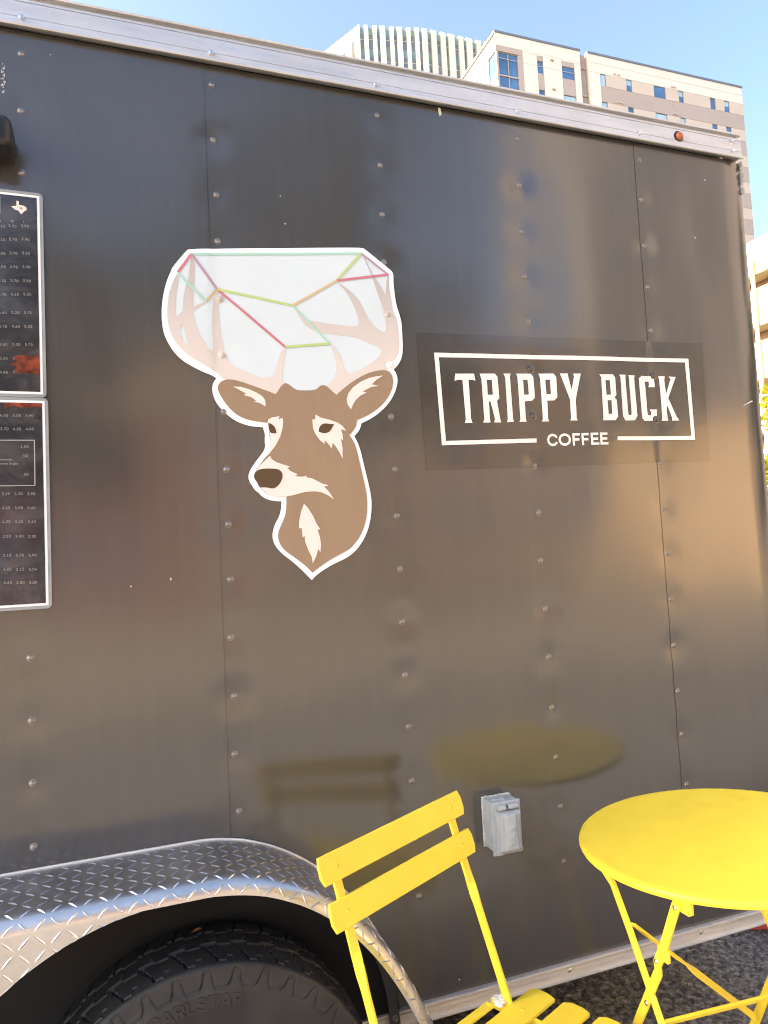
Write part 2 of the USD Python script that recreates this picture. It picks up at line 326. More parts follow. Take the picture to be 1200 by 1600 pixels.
for x, z in SXZ:
    y = -float(surf(x, z)) - float(seam_off(x)) - 0.0002
    part('screw', screw_mesh(x + 0.0, y, z, 0.0060 + 0.0006 * rng.random()), SCREW, trailer)

# small paint chips and scuffs (thin flakes of bare primer)
def poly_on_wall(pg, lift, y_of, max_edge=0.02):
    """a flat sheet of the outline pg (x, z) lying on the dented wall"""
    out = []
    for g in getattr(pg, 'geoms', [pg]):
        if g.is_empty or g.area < 1e-9: continue
        v, f = trimesh.creation.triangulate_polygon(g, engine='earcut')
        v3 = np.c_[v[:, 0], np.zeros(len(v)), v[:, 1]]
        v3, f = trimesh.remesh.subdivide_to_size(v3, f, max_edge, max_iter=12)
        v3[:, 1] = -y_of(v3[:, 0], v3[:, 2]) - lift
        m = trimesh.Trimesh(v3, f, process=False)
        n = np.cross(m.vertices[m.faces[:, 1]] - m.vertices[m.faces[:, 0]], m.vertices[m.faces[:, 2]] - m.vertices[m.faces[:, 0]])
        m.faces[n[:, 1] > 0] = m.faces[n[:, 1] > 0][:, ::-1]
        out.append(m)
    return cat(*out)
def wall_y(x, z): return surf(x, z) + seam_off(x)
def decal_y(x, z):
    a = 0.5 + 0.5 * np.tanh((np.asarray(x) - SEAMS[1]) / 0.004); b = 0.5 + 0.5 * np.tanh((np.asarray(x) - SEAMS[2]) / 0.004)
    return surf(x, z) + 0.0013 * (1 - a + b)
CHIP = mat('bare_chip', (0.62, 0.62, 0.60), rough=0.6)
chips = [[(684, 168), (688, 169), (690, 178), (687, 182), (685, 176)], [(1160, 634), (1174, 626), (1176, 627), (1164, 633)], [(265, 903), (268, 903), (267, 908)], [(203, 915), (206, 916), (205, 918)], [(1099, 280), (1102, 281), (1101, 283)], [(1085, 370), (1088, 371), (1087, 373)],
         [(78, 43 + 42), (80, 86), (79, 87)], [(552, 690), (554, 691), (553, 692)], [(444, 348), (447, 349), (446, 351)], [(437, 304), (439, 306), (438, 307)], [(716, 1529), (719, 1530), (718, 1532)]]
fl = []
for k in range(34):
    v = 99 + 46 * rng.random(); u = 5.5 + 1.8 * math.sin(v * 0.55) + rng.normal() * 1.1; a, b = 0.5 + rng.random() * 0.8, 0.8 + 1.6 * rng.random()
    fl.append(Polygon([wall(u - a, v), wall(u, v - b), wall(u + a, v - 0.2), wall(u + 0.1, v + b)]))
part('scuff', poly_on_wall(unary_union(fl), 0.0004, wall_y), mat('chalk_scuff', (0.42, 0.42, 0.42), rough=0.8), trailer, smooth=True)
for c in chips:
    part('paint_chip', poly_on_wall(Polygon([wall(*q) for q in c]), 0.0004, wall_y), CHIP, trailer, smooth=True)

# ------------------------------------------------------------------ fender of bright tread plate (two wheel arches)
WY = 0.222
XC = -0.135
prof = np.array([(0.3054, 0.7790), (0.3420, 0.7775), (0.3760, 0.7725), (0.4100, 0.7650), (0.4450, 0.7530), (0.4800, 0.7380), (0.5119, 0.7205), (0.5450, 0.6990), (0.5718, 0.6787), (0.6100, 0.6430), (0.6450, 0.6030),
                 (0.6800, 0.5550), (0.7150, 0.4960), (0.7450, 0.4360), (0.7700, 0.3750), (0.7900, 0.3130), (0.8000, 0.2700)])
arch = np.array([(-0.135, 0.545), (-0.115, 0.575), (-0.085, 0.612), (-0.033, 0.6580), (0.0146, 0.6900), (0.0863, 0.7240), (0.1652, 0.7460), (0.2157, 0.7520), (0.2858, 0.7530), (0.3568, 0.7465), (0.4135, 0.7340), (0.4802, 0.7060), (0.5411, 0.6710),
                 (0.5968, 0.6260), (0.6346, 0.5880), (0.6670, 0.5423), (0.6972, 0.4885), (0.7186, 0.4300), (0.7370, 0.3600), (0.7500, 0.2720)])
def resample(P, n):
    from scipy.interpolate import CubicSpline
    s = np.r_[0, np.cumsum(np.linalg.norm(np.diff(P, axis=0), axis=1))]
    return s[-1], (lambda q: np.stack([np.interp(q, s, P[:, k]) for k in range(2)], -1))
from scipy.interpolate import PchipInterpolator
def spl(P):
    s = np.r_[0, np.cumsum(np.linalg.norm(np.diff(P, axis=0), axis=1))]
    return s[-1], PchipInterpolator(s, P)
outer = np.vstack([[(XC, 0.7790), (-0.03, 0.7790), (0.08, 0.7790), (0.2, 0.7790)], prof])
LO, fo = spl(outer); LA, fa = spl(arch)
RF = 0.028
def arch_match(s):
    """point of the arch edge lying inward of outer-path length s"""
    q = np.linspace(0, LA, 600); A = fa(q)
    p = fo(s); t = (fo(min(s + 1e-3, LO)) - fo(max(s - 1e-3, 0))); t /= np.linalg.norm(t)
    # walk both paths monotonically
    return A, p, t
SO = np.linspace(0, LO, 220); PO = fo(SO)
TO = np.gradient(PO, axis=0); TO /= np.linalg.norm(TO, axis=1)[:, None]; NO = np.c_[TO[:, 1], -TO[:, 0]]     # inward normal
AQ = np.linspace(0, LA, 2000); AP = fa(AQ)
amatch = []; last = 0
for p, t in zip(PO, TO):
    d = np.abs((AP - p) @ t); d[AQ < last] = 9; d[np.linalg.norm(AP - p, axis=1) > 0.35] = 9
    k = int(np.argmin(d)); last = AQ[k] - 1e-9; amatch.append(AQ[k])
amatch = np.array(amatch); amatch[-1] = LA
AM = fa(amatch)
def fender_point(i, w, lift=0.0):
    """i: index along the path (float), w: distance across the sheet from the wall"""
    i = min(max(i, 0), len(SO) - 1.001); k = int(i); fr = i - k
    p = PO[k] * (1 - fr) + PO[k + 1] * fr; n = NO[k] * (1 - fr) + NO[k + 1] * fr; a = AM[k] * (1 - fr) + AM[k + 1] * fr
    flat = WY - RF; arc = RF * math.pi / 2
    if w <= flat: return np.array([p[0], -w, p[1]]) - np.array([n[0], 0, n[1]]) * lift, np.array([-n[0], 0, -n[1]])
    if w <= flat + arc:
        th = (w - flat) / RF; c = p + n * RF
        nn = np.array([-n[0] * math.cos(th), -math.sin(th), -n[1] * math.cos(th)])
        return np.array([c[0], -flat, c[1]]) + nn * (RF + lift), nn
    d = w - flat - arc; c = p + n * RF; L = np.linalg.norm(a - c)
    q = c + (a - c) / max(L, 1e-6) * min(d, L) if L > 1e-4 else c
    return np.array([q[0], -WY - lift, q[1]]), np.array([0, -1.0, 0])
def fender_half():
    V, F = [], []; cols = 26
    for i in range(len(SO)):
        flat, arc = WY - RF, RF * math.pi / 2
        L = np.linalg.norm(AM[i] - (PO[i] + NO[i] * RF))
        ws = list(np.linspace(-0.004, flat, 6)) + list(flat + np.linspace(0, arc, 10)[1:]) + list(flat + arc + np.linspace(0, L, 8)[1:])
        for w in ws: V.append(fender_point(i, max(w, 0) if w < 0 else w)[0])
        a = AM[i]; V.append([a[0], -WY + 0.003, a[1]]); 
        n = len(ws) + 1
    for i in range(len(SO) - 1):
        for j in range(n - 1):
            a, b = i * n + j, (i + 1) * n + j; F += [(a, a + 1, b + 1), (a, b + 1, b)]
    return trimesh.Trimesh(np.array(V), np.array(F), process=False)
def mirror(m):
    v = m.vertices.copy(); v[:, 0] = 2 * XC - v[:, 0]; return trimesh.Trimesh(v, m.faces[:, ::-1], process=False)
fh = fender_half()
if True:
    fn = np.cross(fh.vertices[fh.faces[:, 1]] - fh.vertices[fh.faces[:, 0]], fh.vertices[fh.faces[:, 2]] - fh.vertices[fh.faces[:, 0]])
    if fn[:2000].sum(0)[2] < 0: fh.faces = fh.faces[:, ::-1]
fender = part('fender', cat(fh, mirror(fh)), BRIGHT, trailer, smooth=40)
def lozenges():
    out = []; pitch = 0.0255; Lz, Wz, Hz = 0.0285, 0.0056, 0.0015
    ds = LO / (len(SO) - 1); wtot = 0.46
    for a in range(int(LO / pitch) + 1):
        for b in range(int(wtot / pitch)):
            s = (a + 0.5) * pitch; w = 0.010 + (b + 0.5) * pitch; i = s / ds
            if i > len(SO) - 2: continue
            k = int(i); L = np.linalg.norm(AM[k] - (PO[k] + NO[k] * RF)); wmax = WY - RF + RF * math.pi / 2 + L
            ang = math.pi / 4 * (1 if (a + b) % 2 else -1) 
            V = []
            for (l, q, h) in ((-1, 0, -0.2), (-0.55, 0.8, -0.05), (0, 1, 0), (0.55, 0.8, -0.05), (1, 0, -0.2), (0.55, -0.8, -0.05), (0, -1, 0), (-0.55, -0.8, -0.05), (-0.5, 0, 0.85), (0, 0, 1), (0.5, 0, 0.85)):
                ls, ws_ = l * Lz / 2, q * Wz / 2
                si = (s + ls * math.cos(ang) - ws_ * math.sin(ang)) / ds; ww = w + ls * math.sin(ang) + ws_ * math.cos(ang)
                if ww > wmax: ww = wmax
                p, nn = fender_point(si, max(ww, 0.001)); V.append(p + nn * (Hz * h if h > 0 else -0.0004))
            if w - 0.012 > wmax: continue
            F = [(0, 1, 8), (1, 2, 9), (1, 9, 8), (2, 3, 9), (3, 10, 9), (3, 4, 10), (4, 5, 10), (5, 6, 9), (5, 9, 10), (6, 7, 9), (7, 8, 9), (7, 0, 8)]
            out.append(trimesh.Trimesh(np.array(V), np.array(F), process=False))
    return cat(*out)
lz_ = lozenges()
part('diamond_tread', cat(lz_, mirror(lz_)), TREADM, fender, smooth=50, kind='stuff')
# lip of the fender against the wall, dark stay with its bolt
lip = tube([(p[0], -0.004, p[1] + 0.001) for p in PO[::4]], 0.0028, 6)
part('fender_bead', cat(lip, mirror(lip)), ALU2, trailer, smooth=True)
well = Polygon([tuple(q) for q in fa(np.linspace(0, LA, 60))] + [(0.752, 0.262), (XC, 0.262)]).buffer(0.012)
well = unary_union([well, affinity.scale(well, -1, 1, origin=(XC, 0))]).intersection(Polygon([(-3, 0.328), (3, 0.328), (3, 2), (-3, 2)]))
part('wheel_well_shade', poly_on_wall(well, 0.006, lambda x, z: 0 * x + 0.004, 0.2), mat('well_shade_black', (0.010, 0.009, 0.008), rough=0.85), trailer, smooth=False)  # flat black sheet painting the deep shade inside the open wheel arch
stay = bar([(x, -0.03, z) for x, z in (wall(562, 1440, -.03), wall(585, 1475, -.03), wall(600, 1510, -.03), wall(611, 1550, -.03), wall(618, 1600, -.03), wall(622, 1640, -.03))], 0.024, 0.004, (1, 0, 0))
part('fender_stay', stay, BRACKET, trailer)
bx_, bz_ = wall(618, 1591, -.033); part('stay_bolt', hexbolt(bx_, -0.032, bz_, 0.005), SCREW, trailer)

# ------------------------------------------------------------------ wheels
def tyre_mesh(xc, zc, R=0.340, W=0.20, ymid=-0.122):
    na = 1080
    prof = []
    h = W / 2
    # (y offset, radius): from inner bead over the tread to the outer bead
    side = [(0.62 * h, 0.172), (0.86 * h, 0.192), (1.00 * h, 0.228), (1.02 * h, 0.262), (0.985 * h, 0.289), (0.93 * h, 0.306)]
    inner = [(+a, r) for a, r in side]; outer_ = [(-a, r) for a, r in side[::-1]]
    tread = [(y, R - 0.011 * (abs(y) / h) ** 2.2 - (0.016 if abs(y) > 0.86 * h else 0) * ((abs(y) / h - 0.86) / 0.14)) for y in np.linspace(0.90 * h, -0.90 * h, 61)]
    P = []
    for seg in (inner,): P += seg
    P += tread + outer_
    # resample the outer half finely
    P = np.array(P); s = np.r_[0, np.cumsum(np.linalg.norm(np.diff(P, axis=0), axis=1))]
    q = np.r_[np.linspace(0, s[len(inner)], 8)[:-1], np.linspace(s[len(inner)], s[-1], 120)]
    Y, Rr = np.interp(q, s, P[:, 0]), np.interp(q, s, P[:, 1])
    th = np.linspace(0, 2 * math.pi, na, endpoint=False)
    T, YY = np.meshgrid(th, Y, indexing='ij'); RR = np.broadcast_to(Rr, T.shape).copy()
    arc = np.broadcast_to(q, T.shape)
    depth = np.zeros_like(RR)
    npitch = 36; a = np.mod(T * npitch / (2 * math.pi), 1.0) * (2 * math.pi * R / npitch)   # metres along the pitch
    pl = 2 * math.pi * R / npitch
    def groove(pts, w, dep):
        nonlocal depth
        pts = np.array(pts)
        for (p0, p1) in zip(pts[:-1], pts[1:]):
            for sh in (-pl, 0, pl):
                ax, ay = a - p0[0] - sh, YY - p0[1]
                d = p1 - p0; L2 = d @ d; t = np.clip((ax * d[0] + ay * d[1]) / L2, 0, 1)
                dist = np.hypot(ax - t * d[0], ay - t * d[1])
                depth = np.maximum(depth, dep * np.clip((w - dist) / (w * 0.5), 0, 1))
    # circumferential grooves
    for y0 in (0.024, -0.024): 
        dist = np.abs(YY - y0 - 0.004 * np.sign(np.sin(2 * math.pi * a / pl)))
        depth = np.maximum(depth, 0.007 * np.clip((0.0045 - dist) / 0.002, 0, 1))
    k = pl / 0.0588
    # jagged notches from the groove across the shoulder, stepping down over it
    groove([(0.010 * k, -0.030), (0.010 * k, -0.040), (0.017 * k, -0.046), (0.017 * k, -0.054), (0.024 * k, -0.062), (0.027 * k, -0.076)], 0.0026, 0.006)
    groove([(0.027 * k, -0.076), (0.044 * k, -0.078), (0.047 * k, -0.066), (0.055 * k, -0.066)], 0.0014, 0.003)
    groove([(0.000 * k, -0.0905), (0.012 * k, -0.0905), (0.020 * k, -0.0965), (0.046 * k, -0.0965), (pl, -0.0905)], 0.0010, 0.0022)
    groove([(0.024 * k, -0.012), (0.035 * k, 0.002), (0.030 * k, 0.016)], 0.0018, 0.005)
    groove([(0.010 * k, 0.030), (0.018 * k, 0.060), (0.022 * k, 0.085)], 0.0024, 0.006)
    ridge = np.where(np.abs(RR - 0.300) < 0.0025, 0.0010, 0) * (YY < -0.05)
    nr = np.gradient(np.c_[Y, Rr], axis=0); nn = np.c_[nr[:, 1], -nr[:, 0]]; nn /= np.linalg.norm(nn, axis=1)[:, None]
    nn *= np.sign(nn[:, 1] * 1.0 + 1e-9)[:, None] if False else 1
    # outward normal: away from the section's centre
    c = np.array([0, 0.26]); sg = np.sign(((np.c_[Y, Rr] - c) * nn).sum(1)); nn *= sg[:, None]
    YY2 = YY - nn[None, :, 0] * (depth - ridge); RR2 = RR - nn[None, :, 1] * (depth - ridge)
    V = np.stack([xc + RR2 * np.sin(T), ymid + YY2, zc + RR2 * np.cos(T)], -1).reshape(-1, 3)
    V[:, 2] = np.maximum(V[:, 2], 0.0015)
    m_ = len(Y); i, j = np.meshgrid(np.arange(na), np.arange(m_ - 1), indexing='ij'); A = (i * m_ + j).ravel(); B = (((i + 1) % na) * m_ + j).ravel()
    F = np.vstack([np.c_[A, B, B + 1], np.c_[A, B + 1, A + 1]])
    m = trimesh.Trimesh(V, F, process=False)
    fnn = np.cross(V[F[0, 1]] - V[F[0, 0]], V[F[0, 2]] - V[F[0, 0]])
    tri = V[F[m_ * 2]]; 
    mid = len(F) // 4
    n0 = np.cross(V[F[:, 1]] - V[F[:, 0]], V[F[:, 2]] - V[F[:, 0]]); cen = V[F].mean(1) - np.array([xc, ymid, zc])
    if (n0[:, [0, 2]] * cen[:, [0, 2]]).sum() < 0: m.faces = m.faces[:, ::-1]
    return m
def rim_mesh(xc, zc, ymid=-0.122):
    pr = np.array([(0.001, -0.072), (0.035, -0.074), (0.055, -0.062), (0.085, -0.055), (0.120, -0.070), (0.135, -0.066), (0.148, -0.045), (0.158, -0.062), (0.172, -0.070), (0.174, -0.062), (0.158, -0.03), (0.150, 0.06), (0.001, 0.06)])
    m = trimesh.creation.revolve(pr, sections=48)
    v = m.vertices.copy(); m.vertices = np.c_[v[:, 0] + xc, v[:, 2] + ymid, v[:, 1] + zc]; m.faces = m.faces[:, ::-1]
    return m
def raised_text(text, r0, h, th0, xc, zc, y):
    """lettering raised on a sidewall, bent round the hub; th0 is the angle of its middle from straight up"""
    m = meshkit.text_mesh(text, h, 0.0022, bold=True); v = m.vertices.copy(); w = v[:, 0].max()
    sc = 1.12
    th = th0 + (v[:, 0] - w / 2) * sc / (r0 + h / 2); r = r0 + v[:, 1]
    return trimesh.Trimesh(np.c_[xc + r * np.sin(th), y + np.interp(r, [0.262, 0.289], [0.0, 0.0034]) - v[:, 2], zc + r * np.cos(th)], m.faces[:, ::-1] if False else m.faces, process=False)
WXC, WZC = 0.304, 0.291
for xc in (WXC, 2 * XC - WXC):
    tn = part('tyre', tyre_mesh(xc, WZC), RUBBER, trailer, smooth=35)
    tx = raised_text('CARLSTAR', 0.2640, 0.0215, math.radians(-4), xc, WZC, -0.2235)
    trimesh.repair.fix_normals(tx); part('lettering', tx, RUBBER, tn, smooth=20)
    part('rim', rim_mesh(xc, WZC), RIM, trailer, smooth=30)
part('axle', cat(*[trimesh.creation.cylinder(0.035, 2.0, sections=16).apply_transform(trimesh.transformations.rotation_matrix(math.pi / 2, [1, 0, 0])).apply_translation((xc, 1.05, WZC - 0.04)) for xc in (WXC, 2 * XC - WXC)]), DARK, trailer)

# ------------------------------------------------------------------ grey weatherproof outlet box
ox0, ox1, oz0, oz1 = 1.000, 1.0745, 0.6465, 0.7620
ob = part('outlet_box', cat(rbox(ox0, ox1, -0.046, 0.0, oz0, oz1, 0.004), rbox(ox0 + 0.012, ox0 + 0.034, -0.03, -0.01, oz1 - 0.003, oz1 + 0.0022, 0.001), trimesh.creation.cylinder(0.0075, 0.004, sections=16).apply_translation((ox0 + 0.042, -0.024, oz1 + 0.001))), GREYBOX, trailer)
part('cover_plate', cat(rbox(ox0 - 0.002, ox1 + 0.003, -0.0505, -0.0462, oz0 - 0.008, oz1 + 0.001, 0.0018), rbox(ox0 + 0.004, ox0 + 0.022, -0.058, -0.050, oz0 - 0.006, oz0 + 0.004, 0.002), rbox(ox1 - 0.014, ox1 + 0.001, -0.058, -0.050, oz0 - 0.001, oz0 + 0.006, 0.002)), GREYBOX, ob)
def lid_mesh():
    nx, nz = 29, 41; V = []
    x0, x1, z0, z1 = ox0 + 0.006, ox1 - 0.001, oz0 - 0.002, oz1 - 0.018
    for i in range(nx):
        for j in range(nz):
            a, b = i / (nx - 1), j / (nz - 1)
            waist = 0.0045 * math.sin(math.pi * b)
            xx = x0 + waist + (x1 - x0 - 2 * waist) * a
            e = min(a, 1 - a, b, 1 - b); hh = 0.016 * min(1, e / 0.09) ** 0.5
            # raised tongue down the middle
            c = abs(a - 0.52) ; wd = 0.17 + 0.10 * (1 - b); hh += (0.0045 if c < wd else 0.0045 * max(0, 1 - (c - wd) / 0.06)) * (1 if 0.04 < b < 0.93 else 0)
            if c < 0.12 and 0.22 < b < 0.66 and math.sin(b * 95) > 0.2: hh += 0.0016
            V.append([xx, -0.0508 - hh, z0 + (z1 - z0) * b])
    F = []
    for i in range(nx - 1):
        for j in range(nz - 1):
            a = i * nz + j; F += [(a, a + nz, a + nz + 1), (a, a + nz + 1, a + 1)]
    return trimesh.Trimesh(np.array(V), np.array(F), process=False)
part('lid', lid_mesh(), GREYBOX, ob, smooth=40)
part('hinge', cat(rbox(ox0 + 0.012, ox0 + 0.034, -0.062, -0.0506, oz1 - 0.0165, oz1 - 0.0045, 0.0025), rbox(ox0 + 0.040, ox1 - 0.006, -0.062, -0.0506, oz1 - 0.0165, oz1 - 0.0045, 0.0025)), GREYBOX, ob)
part('latch_screw', dome_cap(0.003, 0.002, 10, 2).apply_translation((ox0 + 0.037, -0.053, oz1 - 0.012)), BLACK, ob)
gp = [(ox0 - 0.001, oz0 + (oz1 - oz0) * t) for t in np.linspace(0, 1, 40)] + [(ox0 + (ox1 - ox0) * t, oz1 + 0.001) for t in np.linspace(0.02, 1, 26)] + [(ox1 + 0.001, oz1 - (oz1 - oz0) * t) for t in np.linspace(0.03, 1, 30)]
part('sealant_bead', tube([(x + rng.normal() * 0.0005, -0.0025, z + rng.normal() * 0.0005) for x, z in gp], list(0.0024 + 0.0010 * rng.random(len(gp))), 7), SEAL, ob, smooth=True)

# black fixture near the top left
bf = part('black_fixture', rbox(-0.150, -0.010, -0.085, -0.006, 2.232, 2.300, 0.016, 16), BLACK, trailer, label='black plastic lamp housing screwed to the wall above the menu')
part('bracket', cat(rbox(-0.10, -0.05, -0.05, 0.0, 2.296, 2.335, 0.006), rbox(-0.145, -0.03, -0.089, -0.083, 2.245, 2.290, 0.003)), BLACK, bf)

# ------------------------------------------------------------------ deer decal
def crop(ox, oy, k): return lambda x, y: (ox + x / k, oy + y / k)
C1, C2, C3, C4, C5, C6 = crop(240, 380, 5.4545), crop(430, 380, 5.4545), crop(320, 560, 7.5), crop(470, 560, 7.5), crop(380, 680, 7.5), crop(410, 750, 6.3158)
def pts(*segs):
    out = []
    for f, l in segs:
        for q in l: out.append(wall(*f(*q)))
    return out
def smooth_ring(P, keep=40, n=4):
    """rounds an outline (Chaikin) but keeps its sharp corners"""
    P = np.array(P)
    for _ in range(2):
        Q = []; N = len(P)
        for i in range(N):
            a, b, c = P[i - 1], P[i], P[(i + 1) % N]
            u, v = b - a, c - b; ang = math.degrees(math.acos(np.clip(u @ v / (np.linalg.norm(u) * np.linalg.norm(v) + 1e-12), -1, 1)))
            if ang > keep: Q.append(b)
            else: Q += [b * 0.75 + a * 0.25, b * 0.75 + c * 0.25]
        P = np.array(Q)
    return Polygon(P).buffer(0)
outline = smooth_ring(pts((C1, [(300, 52), (280, 65), (215, 140), (155, 215), (148, 240), (120, 300), (95, 380), (75, 480), (67, 580), (70, 680), (85, 770), (120, 850), (170, 930), (240, 1000), (320, 1050), (420, 1100), (500, 1130)]),
    (C3, [(132, 237), (100, 280), (83, 340), (88, 410), (120, 500), (170, 570), (260, 660), (340, 720), (440, 770), (560, 800), (682, 808), (690, 850), (705, 885), (700, 960), (708, 1060), (650, 1140)]),
    (C5, [(200, 240), (130, 330), (80, 410), (60, 470), (62, 520), (85, 570), (105, 590), (120, 625), (155, 660), (180, 675), (205, 705), (250, 740), (320, 765), (400, 775), (445, 775)]),
    (C6, [(185, 280), (165, 360), (120, 440), (98, 520), (100, 590), (130, 660), (200, 735), (290, 800), (380, 880), (450, 950), (487, 988), (530, 940), (620, 875), (720, 820), (820, 775), (910, 710), (980, 620), (1030, 520), (1060, 420), (1075, 300), (1075, 200), (1060, 100)]),
    (C4, [(725, 1200), (700, 1090), (670, 1000), (625, 912), (680, 850), (700, 800), (708, 762), (800, 720), (920, 640), (1030, 530), (1100, 410), (1135, 290), (1130, 210), (1110, 160), (1088, 130)]),
    (C2, [(1050, 1035), (1080, 975), (1088, 900), (1083, 800), (1078, 680), (1060, 610), (1030, 520), (1015, 420), (1005, 320), (1008, 270), (995, 240), (950, 200), (850, 120), (760, 52), (740, 38)]),
    (C1, [(900, 43), (600, 47)])))
head = smooth_ring(pts((C3, [(150, 340), (165, 300), (200, 265), (260, 248), (330, 250), (440, 278), (600, 335), (740, 385), (830, 420), (860, 375), (900, 315), (945, 290), (985, 305), (1030, 345), (1080, 372)]),
    (C4, [(0, 376), (140, 376), (185, 360), (215, 330), (250, 312), (295, 320), (350, 370), (415, 428), (480, 370), (580, 290), (680, 225), (790, 170), (900, 142), (985, 135), (1040, 155), (1070, 200), (1082, 270), (1070, 350), (1030, 440), (960, 540), (860, 620), (760, 680), (655, 725), (648, 780), (625, 830), (565, 905), (600, 950), (635, 1020), (660, 1110), (680, 1200)]),
    (C6, [(1020, 100), (1032, 200), (1030, 320), (1010, 430), (975, 530), (925, 610), (860, 680), (760, 735), (660, 790), (570, 850), (493, 915), (430, 850), (330, 775), (230, 705), (180, 650), (152, 580), (155, 510), (190, 430), (225, 350), (235, 270), (235, 165)]),
    (C5, [(440, 720), (350, 715), (270, 690), (230, 640), (200, 620), (175, 590), (155, 545), (130, 510), (123, 475), (135, 435), (160, 400), (190, 350), (250, 270), (310, 200)]),
    (C3, [(765, 980), (755, 890), (745, 800), (735, 755), (640, 745), (520, 725), (420, 690), (330, 630), (250, 540), (190, 450), (155, 380)])))
tint = smooth_ring(pts((C1, [(320, 95), (205, 255), (160, 340), (130, 430), (117, 540), (115, 620), (125, 700), (150, 780), (200, 865), (270, 935), (350, 990), (430, 1035), (490, 1068)]), (C3, [(215, 240), (830, 430), (1000, 420)]),
    (C4, [(0, 400), (420, 440), (985, 140), (1060, 110)]), (C2, [(985, 1015), (1020, 985), (1045, 940), (1052, 860), (1048, 760), (1035, 650), (1005, 580), (990, 500), (970, 400), (965, 280), (960, 268), (740, 85)])), keep=30)
antler_l = Polygon(pts((C1, [(195, 268), (160, 340), (130, 430), (117, 540), (115, 620), (125, 700), (150, 780), (200, 865), (270, 935), (350, 990), (430, 1035), (490, 1068), (560, 1110)]),
    (C3, [(215, 240), (300, 250), (440, 278), (600, 335), (740, 385), (830, 420), (860, 375), (900, 315), (940, 290)]),
    (C1, [(1096, 1170), (1095, 1120), (1100, 1060), (1115, 980), (1132, 895), (1120, 888), (1085, 930), (1060, 1000), (1045, 1070), (1028, 1120), (995, 1145), (940, 1148), (880, 1135), (790, 1100), (700, 1060), (640, 1000), (605, 930), (580, 830), (562, 700), (555, 560), (555, 430), (548, 408), (525, 440), (512, 480), (502, 560), (498, 680), (505, 800), (507, 890), (495, 930), (450, 880), (400, 800), (360, 710), (340, 620), (333, 582), (440, 513), (435, 503), (333, 545), (338, 420), (346, 330), (350, 220), (343, 150), (320, 115), (308, 200), (292, 310), (265, 400), (250, 490), (247, 575), (200, 627), (188, 620), (185, 560), (190, 450), (205, 350), (210, 280)]))).buffer(0)
hole = Polygon(pts((C1, [(250, 685), (225, 730), (222, 770), (245, 830), (275, 870), (292, 880), (290, 840), (270, 770), (255, 710)])))
antler_l = antler_l.difference(hole)
antler_r = Polygon(pts((C2, [(470, 868), (500, 950), (518, 1020), (520, 1100), (500, 1150), (470, 1190)]), (C4, [(300, 325), (350, 370), (415, 428), (480, 370), (580, 290), (680, 225), (790, 170), (900, 142), (985, 135), (1030, 120)]),
    (C2, [(985, 1015), (1020, 985), (1045, 940), (1052, 860), (1048, 760), (1035, 650), (1005, 580), (990, 500), (970, 400), (965, 280), (958, 275), (945, 330), (940, 400), (935, 440), (915, 400), (880, 340), (830, 270), (790, 190), (760, 110), (742, 100), (755, 130), (790, 210), (830, 310), (870, 430), (905, 520), (930, 600), (943, 680), (945, 740), (930, 760), (890, 745), (840, 705), (790, 640), (750, 560), (710, 490), (660, 430), (600, 380), (545, 345), (530, 342), (580, 390), (630, 460), (670, 540), (700, 620), (712, 680), (700, 705), (650, 710), (560, 700), (450, 685), (330, 668), (280, 655), (200, 580), (165, 545), (153, 540), (185, 590), (220, 650), (260, 705), (310, 740), (370, 760), (440, 770), (500, 780), (600, 790), (690, 805), (740, 825), (830, 865), (890, 890), (905, 915), (890, 960), (850, 1000), (780, 1045), (700, 1090), (640, 1110), (605, 1100), (580, 1050), (560, 970), (530, 920), (485, 870)]))).buffer(0)
ear_l = Polygon(pts((C3, [(330, 333), (420, 335), (520, 365), (610, 405), (670, 445), (705, 490), (713, 565), (640, 525), (570, 508), (605, 500), (540, 455), (455, 433), (485, 415), (400, 370)])))
ear_r = Polygon(pts((C4, [(962, 203), (880, 255), (830, 305), (912, 325), (830, 335), (770, 365), (720, 393), (773, 402), (700, 435), (640, 490), (610, 540), (585, 600), (545, 545), (535, 480), (555, 410), (610, 340), (700, 275), (800, 230), (880, 212)])))
patch_l = Polygon(pts((C3, [(735, 755), (740, 720), (780, 695), (840, 685), (873, 675), (862, 720), (905, 697), (918, 740), (910, 820), (880, 920), (830, 1020), (760, 1110), (725, 1150), (758, 1060), (765, 960), (760, 880), (745, 800)])))
patch_r = Polygon(pts((C4, [(168, 660), (230, 695), (330, 720), (430, 755), (490, 800), (528, 850), (465, 833), (485, 890), (493, 965), (465, 945), (485, 1050), (487, 1175), (450, 1105), (410, 1040), (370, 990), (358, 1060), (320, 1005), (275, 960), (278, 1005), (220, 960), (170, 890), (140, 820), (132, 715), (165, 720)])))
muzzle = Polygon(pts((C5, [(312, 243), (330, 280), (380, 315), (450, 340), (550, 370), (510, 385), (560, 425), (635, 460), (605, 478), (660, 488), (715, 485), (740, 473), (735, 495), (800, 505), (860, 535), (920, 568), (1000, 588), (945, 605), (1000, 660), (1060, 752), (990, 705), (920, 672), (850, 660), (780, 660), (700, 672), (600, 700), (500, 720), (440, 720), (350, 715), (280, 690), (225, 630), (180, 600), (140, 520), (130, 450), (190, 360), (250, 300)])))
nose = smooth_ring(pts((C5, [(150, 420), (200, 398), (290, 390), (380, 395), (430, 410), (455, 445), (460, 485), (445, 540), (410, 590), (370, 620), (335, 627), (265, 612), (200, 615), (175, 590), (160, 550), (130, 515), (123, 470)])))
eye_l = smooth_ring(pts((C3, [(740, 757), (790, 775), (825, 820), (838, 875), (800, 884), (765, 872), (748, 820)])))
